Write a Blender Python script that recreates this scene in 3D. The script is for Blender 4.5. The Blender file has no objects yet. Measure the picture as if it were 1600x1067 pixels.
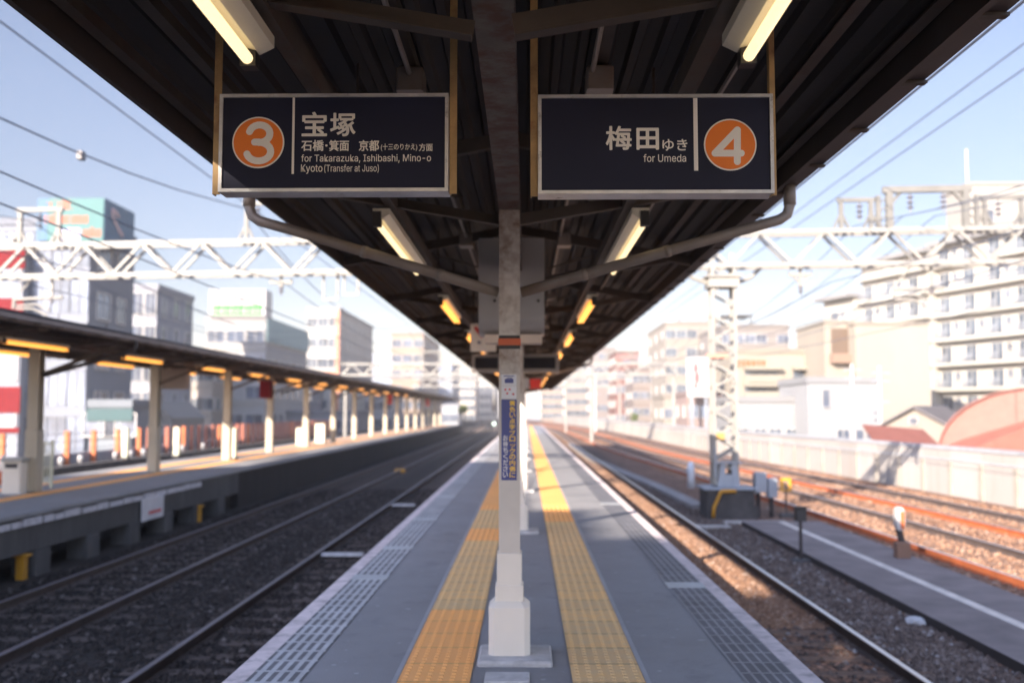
import bpy, bmesh, math, random
from math import radians as R, sin, cos, pi
from mathutils import Vector, Matrix
random.seed(7)
scene = bpy.context.scene
COL = scene.collection

# ------------------------------------------------------------------ camera
FPX, CX, CY = 1556.0, 800.0, 533.5          # focal length in pixels of a 1600 px wide frame
PITCH, YAW, EYE = R(4.03), R(0.81), 1.6
cam_d = bpy.data.cameras.new('camera')
cam_d.sensor_width = 36.0
cam_d.lens = 35.0
cam_d.clip_start = 0.05
cam_d.clip_end = 6000
cam = bpy.data.objects.new('camera', cam_d)
COL.objects.link(cam)
cam.location = (0, 0, EYE)
cam.rotation_euler = (R(90) + PITCH, 0, YAW)
cam_d.dof.use_dof = True
cam_d.dof.focus_distance = 4.12
cam_d.dof.aperture_fstop = 1.7
scene.camera = cam

# ------------------------------------------------------------------ light
SUN_EL = R(23.2)
SUN_DIR = Vector((-0.57 * cos(SUN_EL), -0.8216 * cos(SUN_EL), sin(SUN_EL)))   # towards the sun
world = bpy.data.worlds.new("World")
scene.world = world
world.use_nodes = True
wn = world.node_tree
bg = wn.nodes['Background']
sky = wn.nodes.new('ShaderNodeTexSky')
sky.sky_type = 'NISHITA'
sky.sun_disc = False
sky.sun_elevation = SUN_EL
sky.sun_rotation = math.atan2(SUN_DIR.x, SUN_DIR.y)
sky.air_density = 0.9
sky.dust_density = 0.25
sky.ozone_density = 2.0
tint = wn.nodes.new('ShaderNodeMix')
tint.data_type = 'RGBA'
tint.blend_type = 'MULTIPLY'
tint.inputs[0].default_value = 1.0
tint.inputs[7].default_value = (1.18, 0.95, 0.89, 1)      # white balance of the photograph: a lavender blue sky
wn.links.new(sky.outputs[0], tint.inputs[6])
wtc = wn.nodes.new('ShaderNodeTexCoord')
wsp = wn.nodes.new('ShaderNodeSeparateXYZ')
wn.links.new(wtc.outputs['Generated'], wsp.inputs[0])
wr = wn.nodes.new('ShaderNodeValToRGB')                   # the band of sky near the horizon is less bright than the model's
for i_, (p_, v_) in enumerate(((0.0, 0.60), (0.12, 0.70), (0.30, 0.92), (0.5, 1.0))):
    e_ = wr.color_ramp.elements[i_] if i_ < 2 else wr.color_ramp.elements.new(p_)
    e_.position = p_
    e_.color = (v_, v_, v_, 1)
wn.links.new(wsp.outputs[2], wr.inputs[0])
wdot = wn.nodes.new('ShaderNodeVectorMath')               # added boost: out-of-view sky on the sun's side lifts the shaded platform
wdot.operation = 'DOT_PRODUCT'
wdot.inputs[1].default_value = SUN_DIR
wn.links.new(wtc.outputs['Generated'], wdot.inputs[0])
wg = wn.nodes.new('ShaderNodeMapRange')
wg.inputs['From Min'].default_value = -0.1
wg.inputs['From Max'].default_value = 0.9
wg.inputs['To Min'].default_value = 1.0
wg.inputs['To Max'].default_value = 4.2
wn.links.new(wdot.outputs['Value'], wg.inputs['Value'])
wm = wn.nodes.new('ShaderNodeMath')
wm.operation = 'MULTIPLY'
wn.links.new(wr.outputs[0], wm.inputs[0])
wn.links.new(wg.outputs[0], wm.inputs[1])
wmul = wn.nodes.new('ShaderNodeVectorMath')
wmul.operation = 'SCALE'
wn.links.new(tint.outputs[2], wmul.inputs[0])
wn.links.new(wm.outputs[0], wmul.inputs['Scale'])
wn.links.new(wmul.outputs[0], bg.inputs[0])
bg.inputs[1].default_value = 0.066
sun_d = bpy.data.lights.new('sun', 'SUN')
sun_d.energy = 5.0
sun_d.angle = R(0.55)
sun_d.color = (1.0, 0.87, 0.745)
sun = bpy.data.objects.new('sun', sun_d)
COL.objects.link(sun)
sun.rotation_euler = SUN_DIR.to_track_quat('Z', 'Y').to_euler()
scene.view_settings.view_transform = 'Standard'
scene.view_settings.look = 'None'
scene.view_settings.gamma = 1
scene.view_settings.exposure = 1.8
scene.cycles.max_bounces = 6
scene.cycles.diffuse_bounces = 4
scene.cycles.glossy_bounces = 3
scene.cycles.use_denoising = True

_f = Vector((-sin(YAW) * cos(PITCH), cos(YAW) * cos(PITCH), sin(PITCH)))
_r = Vector((cos(YAW), sin(YAW), 0))
_u = _r.cross(_f)


def at(px, py, Y=None, z=None, X=None):
    """world point seen at a pixel of the 1600x1067 photograph, on the plane y=Y, z=z or x=X"""
    d = _f * FPX + _r * (px - CX) + _u * (CY - py)
    if Y is not None:
        t = Y / d.y
    elif z is not None:
        t = (z - EYE) / d.z
    else:
        t = X / d.x
    return Vector((0, 0, EYE)) + d * t


# ------------------------------------------------------------------ materials
MATS = {}


def nodes_of(name):
    m = bpy.data.materials.new(name)
    m.use_nodes = True
    return m, m.node_tree, m.node_tree.nodes['Principled BSDF']


def N(nt, kind, **kw):
    n = nt.nodes.new(kind)
    for k, v in kw.items():
        if k.startswith('i_'):
            n.inputs[int(k[2:])].default_value = v
        else:
            setattr(n, k, v)
    return n


def L(nt, a, b):
    nt.links.new(a, b)


def coords(nt, scale=(1, 1, 1), per_object=True):
    tc = N(nt, 'ShaderNodeTexCoord')
    mp = N(nt, 'ShaderNodeMapping')
    mp.inputs['Scale'].default_value = scale
    L(nt, tc.outputs['Object'], mp.inputs['Vector'])
    if per_object:
        oi = N(nt, 'ShaderNodeObjectInfo')
        mu = N(nt, 'ShaderNodeMath', operation='MULTIPLY')
        mu.inputs[1].default_value = 37.0
        L(nt, oi.outputs['Random'], mu.inputs[0])
        L(nt, mu.outputs[0], mp.inputs['Location'])
    return mp.outputs[0]


def noise(nt, vec, scale, detail=6, rough=0.6):
    n = N(nt, 'ShaderNodeTexNoise')
    n.inputs['Scale'].default_value = scale
    n.inputs['Detail'].default_value = detail
    n.inputs['Roughness'].default_value = rough
    L(nt, vec, n.inputs['Vector'])
    return n.outputs[0]


def ramp(nt, fac, stops):
    r = N(nt, 'ShaderNodeValToRGB')
    e = r.color_ramp.elements
    while len(e) < len(stops):
        e.new(0.5)
    for k, (p, c) in enumerate(stops):
        e[k].position = p
        e[k].color = (c[0], c[1], c[2], 1) if not isinstance(c, (int, float)) else (c, c, c, 1)
    L(nt, fac, r.inputs[0])
    return r.outputs[0]


def mixc(nt, fac, a, b, mode='MIX'):
    m = N(nt, 'ShaderNodeMix', data_type='RGBA', blend_type=mode)
    for sock, v in ((m.inputs[0], fac), (m.inputs[6], a), (m.inputs[7], b)):
        if isinstance(v, (int, float)):
            sock.default_value = v
        elif isinstance(v, tuple):
            sock.default_value = (*v[:3], 1)
        else:
            L(nt, v, sock)
    return m.outputs[2]


def bump(nt, bs, height, strength=0.3, dist=0.01):
    b = N(nt, 'ShaderNodeBump')
    b.inputs['Strength'].default_value = strength
    b.inputs['Distance'].default_value = dist
    L(nt, height, b.inputs['Height'])
    L(nt, b.outputs[0], bs.inputs['Normal'])


def paint(name, col, rough=0.6, metal=0.0, var=0.15, scale=2.0, dirt=0.0, dirtcol=(0.10, 0.06, 0.04),
          bmp=0.15, bscale=40, stretch=(1, 1, 1), dscale=1.2, dlo=0.52, dhi=0.70):
    """a surface of one colour with tonal variation, optional stains of another colour, and fine relief"""
    if name in MATS:
        return MATS[name]
    m, nt, bs = nodes_of(name)
    v = coords(nt, stretch)
    n1 = noise(nt, v, scale)
    lo = tuple(c * (1 - var) for c in col)
    hi = tuple(min(1, c * (1 + var)) for c in col)
    c = ramp(nt, n1, [(0.3, lo), (0.7, hi)])
    if dirt > 0:
        n2 = noise(nt, v, dscale, 10, 0.7)
        f = ramp(nt, n2, [(dlo, 0.0), (dhi, dirt)])
        c = mixc(nt, f, c, dirtcol)
    L(nt, c, bs.inputs['Base Color'])
    bs.inputs['Roughness'].default_value = rough
    bs.inputs['Metallic'].default_value = metal
    if bmp > 0:
        bump(nt, bs, noise(nt, v, bscale, 4), bmp, 0.006)
    MATS[name] = m
    return m


def glow(name, col, strength):
    m, nt, bs = nodes_of(name)
    bs.inputs['Base Color'].default_value = (0.8, 0.8, 0.75, 1)
    bs.inputs['Emission Color'].default_value = (*col, 1)
    bs.inputs['Emission Strength'].default_value = strength
    return m


def glass(name, col, rough=0.12):
    m, nt, bs = nodes_of(name)
    v = coords(nt)
    n1 = noise(nt, v, 0.35, 2)
    c = ramp(nt, n1, [(0.35, tuple(x * 0.6 for x in col)), (0.65, tuple(x * 1.5 for x in col))])
    L(nt, c, bs.inputs['Base Color'])
    bs.inputs['Roughness'].default_value = rough
    bs.inputs['Specular IOR Level'].default_value = 0.5
    return m


def mat_asphalt():
    m, nt, bs = nodes_of('platform_asphalt')
    v = coords(nt, per_object=False)
    big = noise(nt, v, 0.9, 8, 0.65)
    c = ramp(nt, big, [(0.25, (0.185, 0.185, 0.192)), (0.5, (0.255, 0.254, 0.263)), (0.8, (0.33, 0.327, 0.335))])
    fine = noise(nt, v, 160, 3)
    f = ramp(nt, fine, [(0.3, 0.72), (0.7, 1.18)])
    c = mixc(nt, 1.0, c, f, 'MULTIPLY')
    st = noise(nt, v, 7.0, 5, 0.55)
    s = ramp(nt, st, [(0.64, 0.0), (0.70, 0.5)])
    c = mixc(nt, s, c, (0.27, 0.27, 0.30))
    st2 = noise(nt, v, 2.3, 8, 0.7)
    s2 = ramp(nt, st2, [(0.55, 0.0), (0.72, 0.6)])
    c = mixc(nt, s2, c, (0.13, 0.13, 0.145))
    gum = noise(nt, v, 15.0, 2, 0.4)
    gm = ramp(nt, gum, [(0.70, 0.0), (0.73, 0.55)])
    c = mixc(nt, gm, c, (0.45, 0.46, 0.50))
    L(nt, c, bs.inputs['Base Color'])
    rr = ramp(nt, big, [(0.3, 0.55), (0.7, 0.8)])
    L(nt, rr, bs.inputs['Roughness'])
    bump(nt, bs, fine, 0.35, 0.004)
    return m


def fract(nt, sock, mul, add=0.0):
    a = N(nt, 'ShaderNodeMath', operation='MULTIPLY_ADD')
    a.inputs[1].default_value = mul
    a.inputs[2].default_value = add
    L(nt, sock, a.inputs[0])
    b = N(nt, 'ShaderNodeMath', operation='FRACT')
    L(nt, a.outputs[0], b.inputs[0])
    return b.outputs[0], a.outputs[0]


def gt(nt, sock, t):
    g = N(nt, 'ShaderNodeMath', operation='GREATER_THAN')
    g.inputs[1].default_value = t
    L(nt, sock, g.inputs[0])
    return g.outputs[0]


def mul(nt, a, b):
    g = N(nt, 'ShaderNodeMath', operation='MULTIPLY')
    for k, v in enumerate((a, b)):
        if isinstance(v, (int, float)):
            g.inputs[k].default_value = v
        else:
            L(nt, v, g.inputs[k])
    return g.outputs[0]


def mat_slots(name, light, dark, px, py, sx, sy):
    """rows of rectangular anti-slip slots"""
    m, nt, bs = nodes_of(name)
    tc = N(nt, 'ShaderNodeTexCoord')
    sp = N(nt, 'ShaderNodeSeparateXYZ')
    L(nt, tc.outputs['Object'], sp.inputs[0])
    fx, _ = fract(nt, sp.outputs[0], 1 / px)
    fy, _ = fract(nt, sp.outputs[1], 1 / py)
    k = mul(nt, gt(nt, fx, sx), gt(nt, fy, sy))
    n = noise(nt, tc.outputs['Object'], 3.0, 6)
    lc = ramp(nt, n, [(0.3, tuple(c * 0.75 for c in light)), (0.7, tuple(c * 1.2 for c in light))])
    dc = ramp(nt, n, [(0.3, tuple(c * 0.7 for c in dark)), (0.7, tuple(c * 1.5 for c in dark))])
    c = mixc(nt, k, lc, dc)
    L(nt, c, bs.inputs['Base Color'])
    bs.inputs['Roughness'].default_value = 0.6
    inv = N(nt, 'ShaderNodeMath', operation='SUBTRACT')
    inv.inputs[0].default_value = 1.0
    L(nt, k, inv.inputs[1])
    bump(nt, bs, inv.outputs[0], 0.6, 0.004)
    return m


def mat_tactile(name, a, b, joint, tile=0.43, wear=0.55):
    """square tiles along y: tone changes from tile to tile, thin dark joints, worn grey patches"""
    m, nt, bs = nodes_of(name)
    tc = N(nt, 'ShaderNodeTexCoord')
    sp = N(nt, 'ShaderNodeSeparateXYZ')
    L(nt, tc.outputs['Object'], sp.inputs[0])
    fy, raw = fract(nt, sp.outputs[1], 1 / tile)
    fl = N(nt, 'ShaderNodeMath', operation='FLOOR')
    L(nt, raw, fl.inputs[0])
    wnz = N(nt, 'ShaderNodeTexWhiteNoise', noise_dimensions='1D')
    L(nt, fl.outputs[0], wnz.inputs['W'])
    c = mixc(nt, wnz.outputs[0], a, b)
    n = noise(nt, tc.outputs['Object'], 9.0, 8, 0.7)
    w = ramp(nt, n, [(0.42, 0.0), (0.72, wear)])
    c = mixc(nt, w, c, (0.55, 0.46, 0.30))
    j = gt(nt, fy, 0.965)
    c = mixc(nt, j, c, joint)
    L(nt, c, bs.inputs['Base Color'])
    bs.inputs['Roughness'].default_value = 0.65
    bump(nt, bs, noise(nt, tc.outputs['Object'], 120, 3), 0.2, 0.003)
    return m


def mat_gravel(name, cols, dark):
    m, nt, bs = nodes_of(name)
    tc = N(nt, 'ShaderNodeTexCoord')
    vo = N(nt, 'ShaderNodeTexVoronoi')
    vo.inputs['Scale'].default_value = 16
    L(nt, tc.outputs['Object'], vo.inputs['Vector'])
    sp = N(nt, 'ShaderNodeSeparateColor')
    L(nt, vo.outputs['Color'], sp.inputs[0])
    c = ramp(nt, sp.outputs[0], [(i / (len(cols) - 1), k) for i, k in enumerate(cols)])
    d = ramp(nt, vo.outputs['Distance'], [(0.25, 0.0), (0.75, 0.85)])
    c = mixc(nt, d, c, dark)
    n = noise(nt, tc.outputs['Object'], 0.6, 6)
    f = ramp(nt, n, [(0.3, 0.7), (0.7, 1.25)])
    c = mixc(nt, 1.0, c, f, 'MULTIPLY')
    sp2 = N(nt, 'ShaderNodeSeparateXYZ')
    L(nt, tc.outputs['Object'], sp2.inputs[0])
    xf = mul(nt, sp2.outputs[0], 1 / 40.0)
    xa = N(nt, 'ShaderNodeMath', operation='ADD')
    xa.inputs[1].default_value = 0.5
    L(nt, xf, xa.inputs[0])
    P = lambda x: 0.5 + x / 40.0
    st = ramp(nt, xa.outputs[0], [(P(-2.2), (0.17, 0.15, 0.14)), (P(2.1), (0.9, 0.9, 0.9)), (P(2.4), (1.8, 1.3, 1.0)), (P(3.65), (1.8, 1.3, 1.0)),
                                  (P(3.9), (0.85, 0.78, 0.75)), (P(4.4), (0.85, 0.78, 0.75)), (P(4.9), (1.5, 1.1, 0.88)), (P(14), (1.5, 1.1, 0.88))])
    c = mixc(nt, 1.0, c, st, 'MULTIPLY')  # rust stain by track, plus sunlit and shaded zones put into the colour
    L(nt, c, bs.inputs['Base Color'])
    bs.inputs['Roughness'].default_value = 0.9
    inv = N(nt, 'ShaderNodeMath', operation='SUBTRACT')
    inv.inputs[0].default_value = 1.0
    L(nt, vo.outputs['Distance'], inv.inputs[1])
    bump(nt, bs, inv.outputs[0], 0.9, 0.03)
    return m


def mat_stone(name, cols):
    m, nt, bs = nodes_of(name)
    g = N(nt, 'ShaderNodeNewGeometry')
    c = ramp(nt, g.outputs['Random Per Island'], list(zip((0.0, 0.4, 0.8, 0.96, 1.0), cols)))
    L(nt, c, bs.inputs['Base Color'])
    bs.inputs['Roughness'].default_value = 0.9
    return m


def mat_steel_column():
    """white paint, rusted through on the upper half of the column"""
    m, nt, bs = nodes_of('column_paint')
    tc = N(nt, 'ShaderNodeTexCoord')
    sp = N(nt, 'ShaderNodeSeparateXYZ')
    L(nt, tc.outputs['Object'], sp.inputs[0])
    h = ramp(nt, mul(nt, sp.outputs[2], 1 / 3.2), [(0.50, 0.0), (0.58, 0.40), (0.80, 0.45), (1.0, 0.50)])
    n = noise(nt, tc.outputs['Object'], 8, 8, 0.62)
    n2 = noise(nt, tc.outputs['Object'], 3, 6, 0.6)
    a = N(nt, 'ShaderNodeMath', operation='MULTIPLY_ADD')
    a.inputs[1].default_value = 0.5
    L(nt, n2, a.inputs[0])
    L(nt, n, a.inputs[2])
    s = N(nt, 'ShaderNodeMath', operation='MULTIPLY')
    L(nt, a.outputs[0], s.inputs[0])
    L(nt, h, s.inputs[1])
    f = ramp(nt, s.outputs[0], [(0.28, 0.0), (0.42, 1.0)])
    base = ramp(nt, n2, [(0.3, (0.52, 0.475, 0.42)), (0.7, (0.64, 0.59, 0.52))])
    c = mixc(nt, f, base, (0.20, 0.125, 0.085))
    L(nt, c, bs.inputs['Base Color'])
    bs.inputs['Roughness'].default_value = 0.6
    bump(nt, bs, n, 0.15, 0.004)
    return m


def mat_panels(name, col, dirt, pitch, axis=1):
    m, nt, bs = nodes_of(name)
    tc = N(nt, 'ShaderNodeTexCoord')
    sp = N(nt, 'ShaderNodeSeparateXYZ')
    L(nt, tc.outputs['Object'], sp.inputs[0])
    fy, raw = fract(nt, sp.outputs[axis], 1 / pitch)
    fl = N(nt, 'ShaderNodeMath', operation='FLOOR')
    L(nt, raw, fl.inputs[0])
    wz = N(nt, 'ShaderNodeTexWhiteNoise', noise_dimensions='1D')
    L(nt, fl.outputs[0], wz.inputs['W'])
    c = ramp(nt, wz.outputs[0], [(0, tuple(x * 0.82 for x in col)), (1, tuple(min(x * 1.1, 1) for x in col))])
    mp = N(nt, 'ShaderNodeMapping')
    mp.inputs['Scale'].default_value = (2, 2, 0.25)
    L(nt, tc.outputs['Object'], mp.inputs[0])
    n = noise(nt, mp.outputs[0], 1.5, 8, 0.7)
    c = mixc(nt, ramp(nt, n, [(0.5, 0.0), (0.75, 0.7)]), c, dirt)
    L(nt, c, bs.inputs['Base Color'])
    bs.inputs['Roughness'].default_value = 0.8
    return m


M = {}
M['asphalt'] = mat_asphalt()
M['edge'] = paint('edge_paint', (0.66, 0.57, 0.56), 0.7, var=0.2, scale=6, dirt=0.7, dirtcol=(0.2, 0.17, 0.17), dscale=5)
M['slot_l'] = mat_slots('slotted_mat_grey', (0.46, 0.465, 0.475), (0.11, 0.11, 0.12), 0.066, 0.26, 0.50, 0.14)
M['slot_r'] = mat_slots('slotted_mat_dark', (0.24, 0.24, 0.25), (0.075, 0.075, 0.09), 0.065, 0.26, 0.30, 0.10)
M['plate'] = paint('edge_plate', (0.42, 0.44, 0.46), 0.5, 0.3)
M['tac_new_sunlit'] = mat_tactile('tactile_new_sunlit', (0.98, 0.46, 0.135), (0.95, 0.43, 0.13), (0.5, 0.28, 0.08), wear=0.12)  # newer tiles, also the sunlit tone of the far run
M['tac_old'] = mat_tactile('tactile_worn', (0.82, 0.50, 0.20), (0.70, 0.45, 0.205), (0.22, 0.14, 0.06))
M['kerbline'] = paint('strip_border', (0.36, 0.36, 0.38), 0.7)
M['concrete'] = paint('old_concrete', (0.085, 0.08, 0.078), 0.9, var=0.3, scale=1.5, dirt=0.8, dirtcol=(0.05, 0.045, 0.045), stretch=(1, 1, 0.3), dscale=2.5, bmp=0.4)
M['concrete_dark'] = paint('stained_concrete', (0.065, 0.058, 0.055), 0.9, var=0.35, scale=3, dirt=0.6, dirtcol=(0.02, 0.018, 0.018), bmp=0.4)
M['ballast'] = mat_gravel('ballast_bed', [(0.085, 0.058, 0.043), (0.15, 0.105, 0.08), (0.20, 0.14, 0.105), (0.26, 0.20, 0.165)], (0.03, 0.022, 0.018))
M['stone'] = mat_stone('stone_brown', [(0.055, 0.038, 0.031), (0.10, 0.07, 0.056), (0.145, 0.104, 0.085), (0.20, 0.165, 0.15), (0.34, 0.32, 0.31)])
M['stone_shaded'] = mat_stone('stone_shaded', [(0.008, 0.0055, 0.0045), (0.016, 0.011, 0.0085), (0.028, 0.0195, 0.0155), (0.07, 0.054, 0.045), (0.16, 0.14, 0.13)])  # shade over the left bed put into the stone colour
M['stone_rust_sunlit'] = mat_stone('stone_rust_sunlit', [(0.15, 0.075, 0.042), (0.22, 0.12, 0.07), (0.27, 0.155, 0.095), (0.32, 0.215, 0.15), (0.36, 0.29, 0.24)])  # rust colour brightened to carry the sunlit strips
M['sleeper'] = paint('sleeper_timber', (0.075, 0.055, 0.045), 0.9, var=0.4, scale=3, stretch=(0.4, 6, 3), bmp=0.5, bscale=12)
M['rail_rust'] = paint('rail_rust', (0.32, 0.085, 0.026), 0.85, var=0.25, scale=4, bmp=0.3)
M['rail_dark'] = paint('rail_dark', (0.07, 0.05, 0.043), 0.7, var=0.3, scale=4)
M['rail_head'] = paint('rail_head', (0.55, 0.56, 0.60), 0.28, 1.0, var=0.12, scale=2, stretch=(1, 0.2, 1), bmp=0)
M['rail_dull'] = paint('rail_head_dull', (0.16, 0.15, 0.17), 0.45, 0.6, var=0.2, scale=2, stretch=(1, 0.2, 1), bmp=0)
M['path'] = paint('walkway_top', (0.19, 0.155, 0.145), 0.85, var=0.25, scale=1.5, bmp=0.3)
M['pathside'] = paint('walkway_side', (0.045, 0.035, 0.032), 0.9)
M['whiteline'] = paint('white_line', (0.62, 0.55, 0.48), 0.7, var=0.2, scale=5)
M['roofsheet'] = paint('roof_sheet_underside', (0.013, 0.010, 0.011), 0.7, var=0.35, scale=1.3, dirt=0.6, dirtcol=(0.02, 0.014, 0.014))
M['roofsteel'] = paint('roof_steel', (0.068, 0.052, 0.040), 0.7, var=0.3, scale=3, dirt=0.7, dirtcol=(0.07, 0.03, 0.018), dscale=4)
M['gutter'] = paint('gutter', (0.048, 0.037, 0.033), 0.6, var=0.25, scale=2)
M['gutter_pale'] = paint('gutter_pale', (0.20, 0.165, 0.15), 0.6, var=0.2, scale=2)
M['beam'] = paint('ridge_beam', (0.13, 0.11, 0.092), 0.7, var=0.3, scale=4, dirt=0.9, dirtcol=(0.09, 0.035, 0.018), dscale=6, dlo=0.45, dhi=0.6)
M['pipe'] = paint('drain_pipe', (0.27, 0.225, 0.185), 0.45, var=0.15, scale=4, dirt=0.5, dirtcol=(0.18, 0.10, 0.06))
M['column'] = mat_steel_column()
M['colwhite'] = paint('column_cover', (0.74, 0.685, 0.60), 0.45, var=0.06, scale=2, bmp=0.05)
M['plinth'] = paint('plinth', (0.46, 0.45, 0.45), 0.7, var=0.2, scale=10, dirt=0.6, dirtcol=(0.25, 0.24, 0.25), dscale=7)
M['orange_band'] = paint('orange_band', (0.55, 0.10, 0.03), 0.5)
M['black'] = paint('black_paint', (0.018, 0.016, 0.018), 0.5)
M['lamp_white'] = paint('lamp_housing', (0.70, 0.64, 0.50), 0.4, var=0.06)
M['tube_near'] = glow('tube_cream', (1.0, 0.74, 0.38), 0.44)
M['tube_far'] = glow('tube_amber', (1.0, 0.36, 0.03), 0.62)
M['navy'] = paint('sign_navy', (0.006, 0.008, 0.030), 0.7, var=0.25, scale=1.5, bmp=0.03)
M['signwhite'] = paint('sign_letter', (0.90, 0.84, 0.73), 0.5, var=0.04)
M['signorange'] = paint('sign_orange', (0.95, 0.22, 0.012), 0.5, var=0.06)
M['alu'] = paint('sign_frame', (0.60, 0.585, 0.56), 0.38, 0.35, var=0.2, scale=8, dirt=0.7, dirtcol=(0.13, 0.10, 0.08), dscale=9, dlo=0.58, dhi=0.68)
M['rustrod'] = paint('rusty_rod', (0.46, 0.29, 0.12), 0.6, var=0.3, scale=8, dirt=0.9, dirtcol=(0.20, 0.06, 0.02), dscale=5)
M['stickblue'] = paint('notice_blue', (0.028, 0.045, 0.22), 0.4, var=0.08)
M['stickwhite'] = paint('notice_white', (0.68, 0.68, 0.70), 0.4, var=0.04)
M['stickyellow'] = paint('notice_yellow', (0.85, 0.55, 0.06), 0.5, var=0.04)
M['stickred'] = paint('notice_red', (0.62, 0.05, 0.05), 0.5)
M['stickgrey'] = paint('notice_grey_text', (0.15, 0.16, 0.22), 0.5)
M['cabinet'] = paint('cabinet_white', (0.36, 0.345, 0.335), 0.4, var=0.05)
M['silver'] = paint('display_frame', (0.17, 0.155, 0.155), 0.4, 0.6)
M['screen'] = paint('display_screen', (0.006, 0.005, 0.008), 0.8)
M['red'] = paint('red_sign', (0.65, 0.03, 0.02), 0.5)
M['cream'] = paint('cream_paint', (0.40, 0.355, 0.275), 0.6, var=0.08)
M['galv'] = paint('gantry_white', (0.25, 0.24, 0.215), 0.5, 0.0, var=0.1, scale=1.2, dirt=0.4, dirtcol=(0.3, 0.24, 0.18))
M['portal'] = paint('portal_grey', (0.15, 0.145, 0.13), 0.5, var=0.15, dirt=0.4, dirtcol=(0.08, 0.06, 0.05))
M['galvgrey'] = paint('mast_foot_grey', (0.25, 0.27, 0.30), 0.5, 0.2, var=0.12)
M['insul'] = paint('insulator', (0.10, 0.09, 0.10), 0.3)
M['wire'] = paint('wire', (0.10, 0.12, 0.17), 0.5, 0.3, bmp=0)
M['yellow'] = paint('yellow_paint', (0.46, 0.215, 0.012), 0.5, var=0.12)
M['orange'] = paint('orange_post', (0.45, 0.11, 0.025), 0.6, var=0.12)
M['brownpost'] = paint('brown_post', (0.30, 0.09, 0.05), 0.7, var=0.2)
M['wallpanel'] = mat_panels('boundary_panels', (0.32, 0.298, 0.278), (0.25, 0.21, 0.17), 2.0)
M['wallcap'] = paint('boundary_cap', (0.30, 0.31, 0.33), 0.6)
M['ground'] = paint('city_ground', (0.20, 0.19, 0.185), 0.9, var=0.3, scale=0.05)
M['street'] = paint('street', (0.09, 0.09, 0.095), 0.9, var=0.2, scale=0.3)
M['glass'] = glass('window_glass', (0.06, 0.075, 0.095))
M['glass_blue'] = glass('curtain_glass', (0.13, 0.155, 0.20), 0.2)
M['glass_dark'] = glass('dark_glass', (0.075, 0.09, 0.12))
M['frame_w'] = paint('window_frame', (0.40, 0.385, 0.36), 0.5)
M['leafy'] = paint('leaf', (0.10, 0.13, 0.025), 0.7, var=0.5, scale=8, bmp=0)
M['bark'] = paint('bark', (0.09, 0.06, 0.04), 0.9)


FACT = 0.38


def wallmat(col, var=0.07):
    col = tuple(min(.8, c * FACT) for c in col)
    key = 'render_%02x%02x%02x' % tuple(int(255 * c) for c in col)
    return paint(key, col, 0.8, var=var, scale=0.25, dirt=0.35, dirtcol=tuple(c * 0.72 for c in col), stretch=(1, 1, 0.35), dscale=0.5, bmp=0)


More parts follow.
